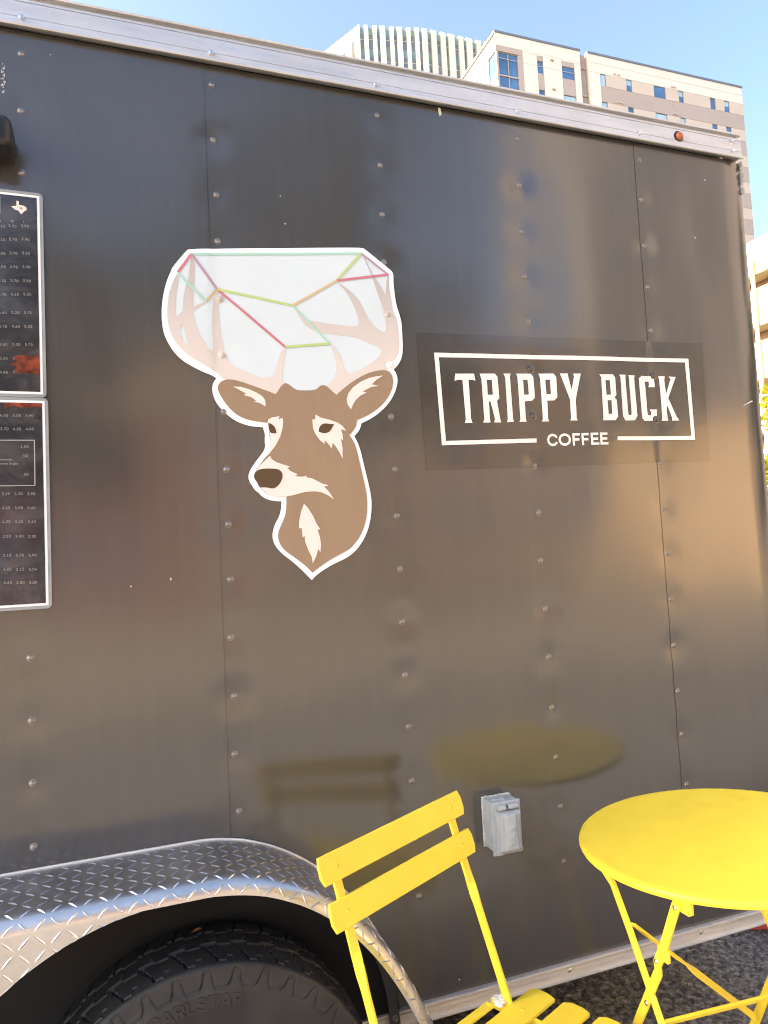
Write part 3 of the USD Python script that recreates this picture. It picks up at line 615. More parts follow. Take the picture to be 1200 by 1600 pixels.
eye_r = smooth_ring(pts((C4, [(205, 860), (212, 810), (240, 775), (280, 762), (330, 770), (390, 775), (368, 800), (350, 845), (310, 875), (250, 880)])))
feather = Polygon(pts((C6, [(408, 235), (450, 280), (500, 360), (530, 430), (568, 487), (540, 488), (565, 560), (577, 640), (570, 712), (548, 680), (530, 750), (495, 822), (485, 760), (450, 690), (420, 610), (415, 545), (395, 572), (385, 470), (358, 480), (360, 410), (380, 310)])))
deer = thing('deer_decal', 'large white bordered vinyl sticker of a brown deer head with antlers joined by coloured lines', 'wall sticker', (0.62, -0.003, 1.2))
E0, EL = 0.0010, 0.00045
def decal(name, pg, layer, m, parent=deer, label=None):
    return part(name, poly_on_wall(pg, E0 + EL * layer, decal_y, 0.012), m, parent, smooth=True, label=label)
decal('white_border', outline, 0, VWHITE)
decal('pale_field', tint.intersection(outline.buffer(-0.008)).difference(head), 1, VTINT)
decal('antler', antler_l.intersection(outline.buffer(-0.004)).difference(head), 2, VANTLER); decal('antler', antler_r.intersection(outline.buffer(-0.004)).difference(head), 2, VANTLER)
decal('head', head.intersection(outline.buffer(-0.003)), 2, VBROWN)
decal('inner_ear', ear_l, 3, VCREAM); decal('inner_ear', ear_r, 3, VCREAM)
decal('eye_patch', patch_l.buffer(0).intersection(outline.buffer(-0.008)), 3, VCREAM); decal('eye_patch', patch_r.buffer(0), 3, VCREAM)
decal('muzzle', muzzle.buffer(0), 3, VCREAM); decal('throat_patch', feather.buffer(0), 3, VCREAM)
decal('eye', eye_l, 4, VDARK); decal('eye', eye_r, 4, VDARK); decal('nose', nose, 4, VDARK)
NP = dict(a=C1(320, 97), b=C1(205, 255), c=C1(540, 393), d=C1(445, 502), e=C1(1120, 885), f=C2(150, 533), g=C2(522, 322), h=C2(730, 90), i=C2(962, 270), j=C2(465, 857))
NP = {k: np.array(wall(*v)) for k, v in NP.items()}
for q, (a, b, c) in enumerate([('a', 'h', 'mint'), ('a', 'b', 'rose'), ('a', 'c', 'mauve'), ('b', 'd', 'mint'), ('d', 'c', 'ochre'), ('c', 'e', 'rose'), ('c', 'f', 'green'), ('e', 'j', 'green'), ('f', 'j', 'mint'), ('f', 'g', 'ochre'), ('g', 'h', 'green'), ('g', 'i', 'rose'), ('h', 'i', 'mauve')]):
    decal('coloured_line', LineString([NP[a], NP[b]]).buffer(0.0029, cap_style='flat' if q else 'flat'), 3 + 0.35 * (q % 4), LINE[c])
# screws under the vinyl
for (u, v), m in zip(COVERED[:4], (VANTLER, VANTLER, VANTLER, VWHITE)):
    x, z = wall(u, v); b = cat(dome_cap(0.0075, 0.0045, 16, 4), dome_cap(0.0115, 0.0018, 16, 2)); b.apply_translation((x, -float(decal_y(x, z)) - E0 - EL * 2 + 0.0004, z))
    part('screw_bump', b, m, deer, smooth=True)

# ------------------------------------------------------------------ name sign
S1, S2 = crop(670, 540, 5.2174), crop(880, 540, 5.2174)
sign = thing('name_sign', 'dark rectangular vinyl sign with white frame reading TRIPPY BUCK COFFEE', 'sign', (1.35, -0.003, 1.6))
decal('sign_panel', Polygon([wall(650, 519.5), wall(1095, 537), wall(1108, 720), wall(666, 735)]), 0, SIGNPANEL, sign)
decal('frame_line', Polygon(pts((S1, [(42, 58)]), (S2, [(1012, 110), (1068, 770), (435, 773), (435, 742), (1037, 738), (985, 140)]), (S1, [(80, 95), (137, 778), (877, 757), (877, 790), (105, 813)]))), 1, LETTER, sign)
GL = [(S1, [(213, 230), (365, 230), (378, 287), (350, 280), (322, 280), (343, 600), (355, 632), (292, 632), (300, 605), (272, 282), (235, 280), (208, 288)], []),
 (S1, [(412, 230), (535, 230), (557, 258), (572, 430), (553, 452), (578, 590), (588, 627), (530, 627), (538, 600), (500, 455), (487, 455), (497, 600), (500, 628), (442, 628), (450, 600), (427, 280)], [[(470, 280), (510, 280), (520, 402), (478, 402)]]),
 (S1, [(605, 230), (663, 230), (658, 255), (685, 600), (692, 622), (635, 625), (642, 600), (620, 262)], []),
 (S1, [(710, 230), (830, 230), (850, 258), (862, 425), (840, 450), (780, 455), (790, 600), (798, 620), (738, 622), (745, 598), (720, 262)], [[(765, 280), (803, 280), (813, 400), (775, 402)]]),
 (S1, [(890, 230), (1012, 230), (1033, 258), (1043, 422), (1020, 448), (962, 450), (970, 598), (978, 618), (920, 620), (928, 595), (903, 262)], [[(945, 280), (983, 280), (992, 397), (955, 398)]]),
 (S2, [(-33, 230), (30, 230), (32, 250), (62, 365), (80, 255), (75, 232), (135, 232), (128, 262), (95, 440), (102, 590), (110, 612), (52, 612), (58, 592), (48, 440), (-20, 262)], []),
 (S2, [(285, 237), (395, 237), (415, 262), (425, 405), (410, 425), (428, 445), (440, 580), (420, 610), (315, 612), (318, 590), (300, 262)], [[(335, 285), (370, 285), (380, 402), (343, 405)], [(352, 448), (385, 448), (390, 560), (360, 560)]]),
 (S2, [(450, 240), (503, 240), (500, 265), (523, 545), (528, 568), (550, 568), (552, 545), (530, 265), (525, 242), (578, 245), (573, 268), (600, 575), (580, 610), (500, 612), (480, 575), (460, 262)], []),
 (S2, [(612, 270), (635, 248), (710, 250), (735, 272), (743, 340), (690, 340), (697, 322), (695, 295), (660, 295), (665, 330), (683, 545), (690, 568), (712, 570), (715, 545), (703, 522), (758, 522), (760, 580), (748, 612), (660, 615), (640, 590)], []),
 (S2, [(770, 250), (822, 252), (818, 280), (832, 400), (868, 275), (852, 255), (910, 258), (900, 285), (850, 430), (915, 575), (940, 612), (880, 613), (882, 590), (843, 490), (838, 520), (845, 590), (852, 613), (798, 615), (803, 590), (778, 280)], [])]
for f, o, hs in GL:
    decal('letter', Polygon([wall(*f(*q)) for q in o], [[wall(*f(*q)) for q in h] for h in hs]).buffer(0), 1, LETTER, sign)
def glyph(ch):
    w = 0.17
    if ch in 'CO':
        o = affinity.scale(Point(0.5, 0.5).buffer(0.5, 24), 1.02, 1); g = o.difference(affinity.scale(Point(0.5, 0.5).buffer(0.5 - w, 24), 1.06, 1))
        if ch == 'C': g = g.difference(Polygon([(0.5, 0.5), (1.4, 0.95), (1.4, 0.05)]))
        return g, 1.0
    B = [(0, 0, w, 1), (0, 1 - w, 0.66, 1)] + ([(0, 0.40, 0.60, 0.40 + w)] if ch == 'F' else [(0, 0.415, 0.62, 0.415 + w), (0, 0, 0.70, w)])
    return unary_union([Polygon([(a, b), (c, b), (c, d), (a, d)]) for a, b, c, d in B]), 0.7
S4 = crop(640, 510, 2.5)
q00, q10, q01 = np.array(wall(*S4(539, 468))), np.array(wall(*S4(772, 461.5))), np.array(wall(*S4(536, 421)))
for ch, x0, x1 in zip('COFFEE', (0, 43, 96, 131, 167, 204), (40, 88, 125, 160, 198, 235)):
    g, w = glyph(ch); e1 = (q10 - q00) / 235; e2 = q01 - q00; k = (x1 - x0) / w
    g = affinity.affine_transform(g, [e1[0] * k, e2[0], e1[1] * k, e2[1], q00[0] + e1[0] * x0, q00[1] + e1[1] * x0])
    decal('letter', g.buffer(0.0004), 1, LETTER, sign)
for (u, v) in COVERED[4:]:
    x, z = wall(u, v); b = cat(dome_cap(0.0075, 0.0048, 16, 4), dome_cap(0.0125, 0.0016, 16, 2)); b.apply_translation((x, -float(decal_y(x, z)) - E0 - EL + 0.0004, z))
    part('screw_bump', b, SIGNPANEL, sign, smooth=True)

# ------------------------------------------------------------------ menu boards
PRINT = usdkit.material(stage, '/World/Looks/menu_print', {'g': ('geometry', {}), 'mp': ('mapping', {'scale': (1, 1, 1.6)}), 'n': ('noise_texture', {'scale': 7.0, 'detail': 9.0, 'roughness': 0.72, 'distortion': 0.6}),
    'r': ('rgb_ramp', {'ramp': [(0.30, (0.012, 0.013, 0.016)), (0.48, (0.028, 0.028, 0.032)), (0.62, (0.06, 0.056, 0.056)), (0.75, (0.085, 0.075, 0.072))]}),
    'p': ('principled_bsdf', {'roughness': 0.10, 'specular_ior_level': 0.6})}, [('g.position', 'mp.vector'), ('mp.vector', 'n.vector'), ('n.fac', 'r.fac'), ('r.color', 'p.base_color')], surface='p.BSDF')
LAMIN = mat('clear_laminate_edge', (0.26, 0.28, 0.29), rough=0.18, spec=0.6, var=0.15, vscale=20)
MENUTXT = mat('menu_lettering', (0.30, 0.29, 0.275), rough=0.4)
RUST = mat('menu_rust_reflection', srgb(58, 38, 34), rough=0.15, color2=srgb(146, 70, 50), var=0.3, vscale=55)  # red-orange reflection painted flat onto the menu boards
def ragged(P):
    ls = Polygon(P).exterior; n = 150; out = []
    for k in range(n):
        x, y = ls.interpolate(k / n, normalized=True).coords[0]; out.append((x + rng.normal() * 1.1, y + rng.normal() * 0.55))
    return list(Polygon(out).buffer(0).geoms[0].exterior.coords) if Polygon(out).buffer(0).geom_type != 'Polygon' and False else big(Polygon(out).buffer(0))
def big(g):
    g = max(getattr(g, 'geoms', [g]), key=lambda q: q.area); return list(g.exterior.coords)
def menu(label, tl, tr, br, bl, rows, extra):
    x1 = (wall(*tr)[0] + wall(*br)[0]) / 2; zt = wall(*tr)[1]; zb = wall(*br)[1]; x0 = x1 - 0.62
    t = thing('menu_board', label, 'menu board', ((x0 + x1) / 2, -0.004, zb), group=None)
    o = 0.0
    yy = -0.0042 - o
    r = 0.010
    slab = trimesh.creation.extrude_polygon(Polygon([(x0, zb), (x1, zb), (x1, zt), (x0, zt)]).buffer(-r).buffer(r, 6), 0.0014, engine='earcut')
    v = slab.vertices.copy(); slab.vertices = np.c_[v[:, 0], yy - v[:, 2] + 0.0014, v[:, 1]]; trimesh.repair.fix_normals(slab)
    part('laminate', slab, LAMIN, t, smooth=20)
    def flat(pg, lift):
        out = []
        for g in getattr(pg, 'geoms', [pg]):
            vv, ff = trimesh.creation.triangulate_polygon(g, engine='earcut')
            m = trimesh.Trimesh(np.c_[vv[:, 0], np.full(len(vv), yy - lift), vv[:, 1]], ff, process=False)
            n = np.cross(m.vertices[ff[:, 1]] - m.vertices[ff[:, 0]], m.vertices[ff[:, 2]] - m.vertices[ff[:, 0]]); ff = ff.copy(); ff[n[:, 1] > 0] = ff[n[:, 1] > 0][:, ::-1]; m.faces = ff; out.append(m)
        return cat(*out)
    rect = lambda m: Polygon([(x0 + m, zb + m), (x1 - m, zb + m), (x1 - m, zt - m), (x0 + m, zt - m)])
    part('white_margin', flat(rect(0.0065), 0.0004), VWHITE, t, smooth=False)
    part('print', flat(rect(0.0115), 0.0009), PRINT, t, smooth=False)
    for (txt, u, v, h) in rows:
        m = meshkit.text_mesh(txt, 0.0052 * h, 0.0003); vv = m.vertices; w = vv[:, 0].max()
        X, Z = wall(u, v); sc = 1.0
        m = trimesh.Trimesh(np.c_[X + (vv[:, 0] - w / 2) * sc, yy - 0.0010 - vv[:, 2], Z + vv[:, 1] - 0.0026 * h], m.faces, process=False); trimesh.repair.fix_normals(m)
        part('price' if txt[0] in '.0123456789' else 'lettering', m, MENUTXT, t, smooth=False)
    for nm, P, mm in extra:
        if nm == 'painted_reflection':
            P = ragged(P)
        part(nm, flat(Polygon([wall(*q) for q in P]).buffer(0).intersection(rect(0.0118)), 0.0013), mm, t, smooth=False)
    return t
M1, M2 = crop(0, 280, 4.4444), crop(0, 610, 4.4444)
def rowset(f, y, vals, xs): return [(v, *f(x, y), 1.0) for v, x in zip(vals.split(), xs)]
r1 = [('S', *M1(2, 298), 0.9), ('M', *M1(86, 300), 0.9), ('L', *M1(168, 304), 0.9)]
for i, (y, vals) in enumerate([(333, '3.10 3.70 3.90'), (425, '3.10 3.70 3.90'), (521, '2.55 2.75 3.30'), (615, '2.55 2.90 3.30'), (712, '3.30 3.70 3.90'), (806, '3.70 4.60 5.20'), (932, '4.60 5.20 5.75'), (1028, '3.70 4.60 5.20'), (1152, '4.60 5.20 5.75'), (1249, '2.55 2.90 3.20'), (1345, '4.85 5.40 5.75')]):
    k = i * 3.4; r1 += rowset(M1, y, vals, (8 + k * 0.6, 88 + k, 174 + k))
texas = [M1(*q) for q in [(116, 158), (134, 161), (134, 186), (150, 190), (170, 194), (185, 205), (188, 222), (172, 232), (160, 241), (154, 251), (146, 247), (136, 234), (124, 222), (113, 224), (102, 215), (90, 206), (80, 196), (116, 193)]]
ex1 = [('state_emblem', texas, VCREAM), ('emblem_mark', [M1(142, 206), M1(156, 205), M1(158, 214), M1(146, 217)], PRINT), ('box_line', [M1(0, 125), M1(5, 125), M1(6, 246), M1(0, 246)], MENUTXT),
       ('painted_reflection', [M1(98, 1232), M1(160, 1226), M1(240, 1238), M1(302, 1222), M1(308, 1354), M1(250, 1362), M1(190, 1352), M1(120, 1352), M1(95, 1330), M1(120, 1310), M1(80, 1290), M1(110, 1268)], RUST)]
r2 = []
for i, (y, vals) in enumerate([(177, '4.50 5.05 5.40'), (271, '3.70 4.25 4.60'), (720, '3.10 3.70 3.90'), (817, '4.25 5.05 5.40'), (913, '4.25 5.05 5.40'), (1014, '2.55 2.90 3.20'), (1145, '3.10 3.70 3.90'), (1242, '4.65 5.15 5.54'), (1334, '2.45 2.80 3.00')]):
    k = (y - 177) * 0.022; r2 += rowset(M2, y, vals, (30 + k, 118 + k, 206 + k))
r2 += [('1.00', *M2(172, 394), 1), ('.50', *M2(176, 458), 1), ('.35', *M2(180, 585), 1), ('lavender,', *M2(46, 482), 0.85), ('Brown Sugar', *M2(58, 510), 0.85)]
ex2 = [('box_line', [M2(0, 346), M2(245, 346), M2(248, 665), M2(0, 668), M2(0, 661), M2(240, 659), M2(237, 353), M2(0, 353)], MENUTXT),
       ('painted_reflection', [M2(50, 78), M2(130, 72), M2(300, 84), M2(304, 124), M2(240, 118), M2(180, 130), M2(110, 112), M2(60, 118), M2(30, 140), M2(28, 110)], RUST)]
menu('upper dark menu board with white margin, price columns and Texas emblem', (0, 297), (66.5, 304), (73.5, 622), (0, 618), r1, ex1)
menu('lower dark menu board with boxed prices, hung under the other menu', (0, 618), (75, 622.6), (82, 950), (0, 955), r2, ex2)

# ------------------------------------------------------------------ yellow folding chair
cc = np.array([0.67811309, -0.26439222, 0.81741492]); th, ro, be, CL, CH, CS = 1.14455658, 0.05362469, 0.2903362, 0.39914961, 0.05026036, 0.07878504
cu = np.array([math.sin(th) * math.cos(ro), math.cos(th) * math.cos(ro), math.sin(ro)]); cn = np.array([cu[1], -cu[0], 0]); cn /= np.linalg.norm(cn)
cw = -np.cross(cn, cu); cw = cw if cw[2] > 0 else -cw
cv = math.cos(be) * cw - math.sin(be) * cn
cbn = np.cross(cu, cv); cbn = cbn if cbn @ cn > 0 else -cbn       # faces the sitter
uh = np.array([cu[0], cu[1], 0]); uh /= np.linalg.norm(uh)
chair = thing('folding_chair', 'yellow slatted metal folding chair with two back slats beside the fender', 'chair', (0.80, -0.42, 0))
def slat(c, a, b, n, la, lb, t=0.007, r=0.006, crown=0.0):
    """rounded plate centred at c, length la along a, width lb along b, thickness t along n"""
    pg = Polygon([(-la / 2, -lb / 2), (la / 2, -lb / 2), (la / 2, lb / 2), (-la / 2, lb / 2)]).buffer(-r).buffer(r, 5)
    e = 0.0015; layers = [(pg.buffer(-e), t / 2), (pg, t / 2 - e), (pg, -t / 2)]
    n0 = 48
    V, F = [], []
    for g, h in layers:
        ring = np.array([g.exterior.interpolate(k / n0, normalized=True).coords[0] for k in range(n0)])
        bow = crown * (1 - (2 * ring[:, 0] / la) ** 2)
        V += [c + a * p + b * q + n * (h + w) for (p, q), w in zip(ring, bow)]
    for i in range(2):
        for j in range(n0):
            x, y = i * n0 + j, i * n0 + (j + 1) % n0; F += [(x, y + n0, y), (x, x + n0, y + n0)]
    V.append(c + n * (t / 2 + crown)); V.append(c + n * (-t / 2 + crown))
    for j in range(n0): F += [(3 * n0, j, (j + 1) % n0), (3 * n0 + 1, 2 * n0 + (j + 1) % n0, 2 * n0 + j)]
    m = trimesh.Trimesh(np.array(V), np.array(F), process=False); trimesh.repair.fix_normals(m); return m
def rivet(c, n, r=0.0052, h=0.0016):
    m = dome_cap(r, h, 14, 3); z = -np.array(n); y = np.cross(z, cu if abs(z @ cu) < .9 else cv); y /= np.linalg.norm(y); x = np.cross(y, z)
    T = np.eye(4); T[:3, :3] = np.column_stack([x, z, y]) ; m.apply_transform(T); m.apply_translation(c); trimesh.repair.fix_normals(m); return m
for k in (0, 1):
    c = cc - cv * CS * k
    sl = part('back_slat', slat(c, cu, cv, cbn, CL, CH, 0.006, 0.006), YELLOW, chair, smooth=35)
    for s in (-1, 1):
        part('rivet', rivet(c + cu * 0.1615 * s + cbn * 0.003, cbn), YELLOW, sl, smooth=50)
SEATZ = 0.452
def upright(s, tw0, tw1):
    P, D = [], []
    for v in np.linspace(0.018, -0.395, 40):
        u = 0.1615 * s + (0.0075 * (v + 0.1) / -0.295 if (v < -0.1 and s > 0) else 0)
        P.append(cc + cu * u + cv * v - cbn * 0.0065)
        a = np.clip((v - tw0) / (tw1 - tw0), 0, 1); a = a * a * (3 - 2 * a) * math.pi / 2
        D.append(cu * math.cos(a) + cbn * math.sin(a))
    # on down to the front foot
    p0 = P[-1]; foot = np.array([p0[0], p0[1], 0.006]) + cn * 0.16
    for q in np.linspace(0.05, 1, 14):
        P.append(p0 + (foot - p0) * q - cn * 0.0); D.append(D[39])
    return bar(P, 0.0185, 0.0065, np.array(D))
part('upright', upright(-1, -0.12, -0.225), YELLOW, chair, smooth=40); part('upright', upright(1, -0.135, -0.20), YELLOW, chair, smooth=40)
so = np.array([0.965, -0.256, SEATZ]) + uh * 0.0          # right rear corner of the first seat slat
for k in range(5):
    c = so + uh * (-0.245 + 0.010 * 0) + cn * (0.029 + 0.0755 * k) + np.array([0, 0, -0.0010 * k])
    n3 = np.array([0, 0, 1.0])
    sl = part('seat_slat', slat(c + uh * 0.006 * k, uh, cn, n3, 0.49, 0.058, 0.007, 0.007), YELLOW, chair, smooth=35)
    for s in (-1, 1): part('rivet', rivet(c + uh * (0.165 * s) + n3 * 0.0035, n3), YELLOW, sl, smooth=50)
sc0 = so - uh * 0.245
for s in (-1, 1):
    e = sc0 + uh * 0.165 * s
    part('seat_rail', bar([e - cn * 0.045 + (0, 0, -0.010), e + cn * 0.38 + (0, 0, -0.014)], 0.020, 0.006, (0, 0, 1)), YELLOW, chair)
    a, b = e + cn * 0.36 + uh * 0.012 * -s + (0, 0, -0.02), e - cn * 0.10 + uh * 0.012 * -s; b = np.array([b[0], b[1], 0.006])
    part('rear_leg', bar([a + (b - a) * q for q in np.linspace(0, 1, 8)], 0.018, 0.006, cn), YELLOW, chair)
rb = sc0 - cn * 0.036 + np.array([0, 0, -0.004])
part('rear_bar', bar([rb - uh * 0.178, rb + uh * 0.150], 0.020, 0.005, cn), YELLOW, chair)
part('rivet', rivet(rb + uh * 0.143 + (0, 0, 0.0026), (0, 0, 1), 0.0058, 0.0025), YELLOW, chair, smooth=50)
part('rear_bar', bar([rb - uh * 0.178 + (0, 0, -0.32) - cn * 0.03, rb + uh * 0.178 + (0, 0, -0.32) - cn * 0.03], 0.016, 0.005, (0, 0, 1)), YELLOW, chair)
fo_ = []
for i in range(26):
    s = trimesh.creation.icosphere(2, 0.0035 + 0.0035 * rng.random()); s.apply_scale((1, 1, 0.45))
    s.apply_translation(rb + uh * (0.150 + 0.028 * rng.random()) + cn * (0.030 * rng.random() - 0.002) + np.array([0, 0, 0.003 + 0.007 * rng.random()])); fo_.append(s)
part('white_residue', cat(*fo_), FOAM, chair, smooth=True)

# ------------------------------------------------------------------ yellow bistro table
table = thing('bistro_table', 'round yellow metal bistro table with folding crossed legs', 'table', (1.36, -0.40, 0))
tc = np.array([1.362, -0.404, 0.744]); tn_ = np.array([-0.051, 0.022, 1.0]); tn_ /= np.linalg.norm(tn_)
pr = np.array([(0.0001, 0.0), (0.15, 0.0), (0.255, 0.0002), (0.275, 0.0010), (0.287, 0.0018), (0.2945, 0.0010), (0.2985, -0.0020), (0.3000, -0.0070), (0.2985, -0.0120), (0.294, -0.0150), (0.288, -0.0155), (0.284, -0.013), (0.2835, -0.004), (0.27, -0.0022), (0.0001, -0.0022)])
tt = trimesh.creation.revolve(pr, sections=120)
ax = np.cross([0, 1, 0], tn_); ax /= np.linalg.norm(ax); ay = np.cross(tn_, ax)
tt.vertices = tc + tt.vertices[:, [0]] * ax + tt.vertices[:, [1]] * ay + tt.vertices[:, [2]] * tn_
trimesh.repair.fix_normals(tt)
part('tabletop', tt, YELLOW, table, smooth=50)
X1, X2 = 1.118, 1.440
def topz(x, y): return tc[2] - (tn_[0] * (x - tc[0]) + tn_[1] * (y - tc[1])) / tn_[2] - 0.004
legA = [(-0.285, 0.712), (-0.310, 0.690), (-0.345, 0.668), (-0.353, 0.655), (-0.393, 0.590), (-0.463, 0.464), (-0.715, 0.010)]
legB = [(-0.545, 0.716), (-0.537, 0.703), (-0.494, 0.607), (-0.476, 0.575), (-0.470, 0.555), (-0.400, 0.429), (-0.205, 0.010)]
for xx, da, db in ((X1, 0.0, -0.007), (X2, 0.014, 0.021)):
    pA = [(xx + da, y, z) for y, z in legA]; pB = [(xx + db, y, z) for y, z in legB]
    pB = [(x + (0.0055 if z < 0.57 else 0.0), y, z) for x, y, z in pB]
    part('leg', bar(pA, [.012] * 7, 0.010, (0, 1, 0)), YELLOW, table, smooth=35)
    part('leg', bar(pB, 0.0185, 0.0055, (0, 1, 0)), YELLOW, table, smooth=35)
    part('pivot_bracket', rbox(xx + db + 0.003, xx + db + 0.016, -0.566, -0.530, topz(xx, -0.545) - 0.034, topz(xx, -0.545), 0.002), YELLOW, table); part('pivot_bracket', (rbox(xx + da - 0.01, xx + da + 0.01, -0.31, -0.27, topz(xx, -0.29) - 0.030, topz(xx, -0.29), 0.002)), YELLOW, table)
    def sidebolt(y, z, x, r=0.0052):
        m = dome_cap(r, 0.003, 12, 3); m.apply_transform(trimesh.transformations.rotation_matrix(-math.pi / 2, [0, 0, 1])); m.apply_translation((x, y, z)); return m
    for (y, z) in ((-0.538, 0.703), (-0.476, 0.579), (-0.431, 0.478)):
        part('bolt', sidebolt(y, z, xx + db - 0.0032 + (0.0055 if z < 0.57 else 0)), BOLT, table, smooth=50)
part('clip', rbox(X1 - 0.011, X1 - 0.002, -0.509, -0.482, 0.588, 0.612, 0.0025), YELLOW, table)
part('cross_bar', bar([(X1 + 0.004, -0.466, 0.458), (X2 + 0.014, -0.466, 0.458 - 0.02)], 0.012, 0.006, (0, -0.5, 1)), YELLOW, table)
part('cross_bar', bar([(X1, -0.26, 0.13), (X2 + 0.02, -0.26, 0.13)], 0.014, 0.006, (0, 0, 1)), YELLOW, table)
d0, d1 = np.array([X1 + 0.006, -0.393, 0.607]), np.array([X2 + 0.012, -0.353, 0.325])
qs = np.linspace(0, 1, 26); sd = []
for q in qs:
    a = np.clip((q - 0.36) / 0.16, 0, 1); a = a * a * (3 - 2 * a) * math.pi / 2
    v0 = np.array([0.15, -0.97, 0.25]); v1 = np.array([0.62, 0.30, 0.72]); sd.append(v1 * math.sin(a) + v0 * math.cos(a) * -1)
part('diagonal_brace', bar([d0 + (d1 - d0) * q for q in qs], 0.0135, 0.005, np.array(sd)), YELLOW, table, smooth=40)

# ------------------------------------------------------------------ red block on the ground behind, dead leaf on the tyre
REDP = mat('red_plastic', (0.50, 0.055, 0.045), rough=0.5, var=0.15, vscale=20, color2=(0.55, 0.11, 0.09))
blk = thing('levelling_block', 'faded red plastic levelling block on the asphalt at the end of the trailer', 'plastic block', (2.33, 0.42, 0))
def tray(c, ang, lx_, ly_, h, t):
    ms = [box(-lx_, lx_, -ly_, ly_, 0, 0.012), box(-lx_, lx_, -ly_, -ly_ + t, 0.012, h), box(-lx_, lx_, ly_ - t, ly_, 0.012, h), box(-lx_, -lx_ + t, -ly_ + t, ly_ - t, 0.012, h), box(lx_ - t, lx_, -ly_ + t, ly_ - t, 0.012, h)]
    m = cat(*ms); m.apply_transform(trimesh.transformations.rotation_matrix(ang, [0, 0, 1])); m.apply_translation(c); return m
part('tray', tray((2.40, 0.45, 0.002), math.radians(-20), 0.15, 0.10, 0.075, 0.012), REDP, blk, smooth=False)
part('rib', cat(*[box(2.34 + k * 0.05, 2.346 + k * 0.05, 0.40, 0.50, 0.014, 0.05) for k in range(3)]), REDP, blk, smooth=False)
LEAFM = mat('dead_leaf', srgb(170, 105, 60), rough=0.7)
lv = np.array([(0, 0, 0), (0.008, 0.006, 0.003), (0.018, 0.004, 0.006), (0.021, 0, 0.004), (0.017, -0.005, 0.007), (0.008, -0.006, 0.004), (0.010, 0, 0.001)])
lf = np.array([(6, 0, 1), (6, 1, 2), (6, 2, 3), (6, 3, 4), (6, 4, 5), (6, 5, 0)])
ltop = wall(306, 1453, -0.10)
part('fallen_leaf', (lv * (1, 0.9, 1) + (ltop[0] - 0.01, -0.10, ltop[1] - 0.004), lf), LEAFM, None, smooth=True, label='small dry orange brown leaf lying on top of the tyre', cat='leaf')

# ------------------------------------------------------------------ ground
ASPH = usdkit.material(stage, '/World/Looks/asphalt', {
    'g': ('geometry', {}), 'v': ('voronoi_texture', {'scale': 95.0}) if False else ('noise_texture', {'scale': 120.0, 'detail': 3.0}), 'n1': ('noise_texture', {'scale': 0.7, 'detail': 6.0, 'roughness': 0.6}), 'n2': ('noise_texture', {'scale': 48.0, 'detail': 8.0, 'roughness': 0.75}),
    'r': ('rgb_ramp', {'ramp': [(0.37, (0.055, 0.047, 0.040)), (0.48, (0.17, 0.152, 0.133)), (0.58, (0.36, 0.33, 0.295)), (0.68, (0.56, 0.52, 0.475))]}),
    'r2': ('rgb_ramp', {'ramp': [(0.3, (0.78, 0.76, 0.74)), (0.7, (1.12, 1.08, 1.03))]}), 'm': ('mix_color', {'blend_type': 'multiply', 'fac': 1.0}),
    'b': ('bump', {'strength': 1.0, 'distance': 0.006}), 'p': ('principled_bsdf', {'roughness': 0.85, 'specular_ior_level': 0.35})},
    [('g.position', 'v.vector'), ('g.position', 'n1.vector'), ('g.position', 'n2.vector'), ('n2.fac', 'r.fac'), ('n1.fac', 'r2.fac'), ('r.color', 'm.a'), ('r2.color', 'm.b'), ('m.result', 'p.base_color'), ('n2.fac', 'b.height'), ('b.normal', 'p.normal')], surface='p.BSDF')
R0 = 1500.0
gv, gf = [], []
# fine patch in view, then a sheet to the horizon around it
px0, px1, py0, py1, st = 0.6, 3.0, -0.9, 1.3, 0.008
GX, GY = np.arange(px0, px1, st), np.arange(py0, py1, st)
gx, gy = np.meshgrid(GX, GY, indexing='ij')
hz = (meshkit.fbm(np.stack([gx * 62, gy * 62, gx * 0], -1), 2, 4) - 0.5) * 0.014 * np.clip(np.minimum.reduce([gx - px0, px1 - gx, gy - py0, py1 - gy]) / 0.1, 0, 1)
nx, ny = gx.shape
V = np.stack([gx, gy, hz], -1).reshape(-1, 3); i, j = np.meshgrid(np.arange(nx - 1), np.arange(ny - 1), indexing='ij'); a = (i * ny + j).ravel()
F = np.vstack([np.c_[a, a + ny, a + ny + 1], np.c_[a, a + ny + 1, a + 1]])
x0_, x1_, y0_, y1_ = GX[0], GX[-1], GY[0], GY[-1]
ring = []
def quad(ax0, ax1, ay0, ay1):
    return (np.array([(ax0, ay0, 0), (ax1, ay0, 0), (ax1, ay1, 0), (ax0, ay1, 0)], float), np.array([(0, 1, 2), (0, 2, 3)]))
ms = [trimesh.Trimesh(V, F, process=False)] + [trimesh.Trimesh(*quad(*q), process=False) for q in ((-R0, x0_, -R0, R0), (x1_, R0, -R0, R0), (x0_, x1_, -R0, y0_), (x0_, x1_, y1_, R0))]
part('ground', cat(*ms), ASPH, None, smooth=True, kind='structure')
LOTM = mat('warm_concrete', (0.34, 0.275, 0.19), rough=0.9, var=0.16, vscale=0.35)
part('bounce_pavement', box(-60, 70, -90, -6.0, -0.2, 0.006), LOTM, None, smooth=False, kind='structure')  # added out of view, its warm tone bounces sunlight onto the trailer side
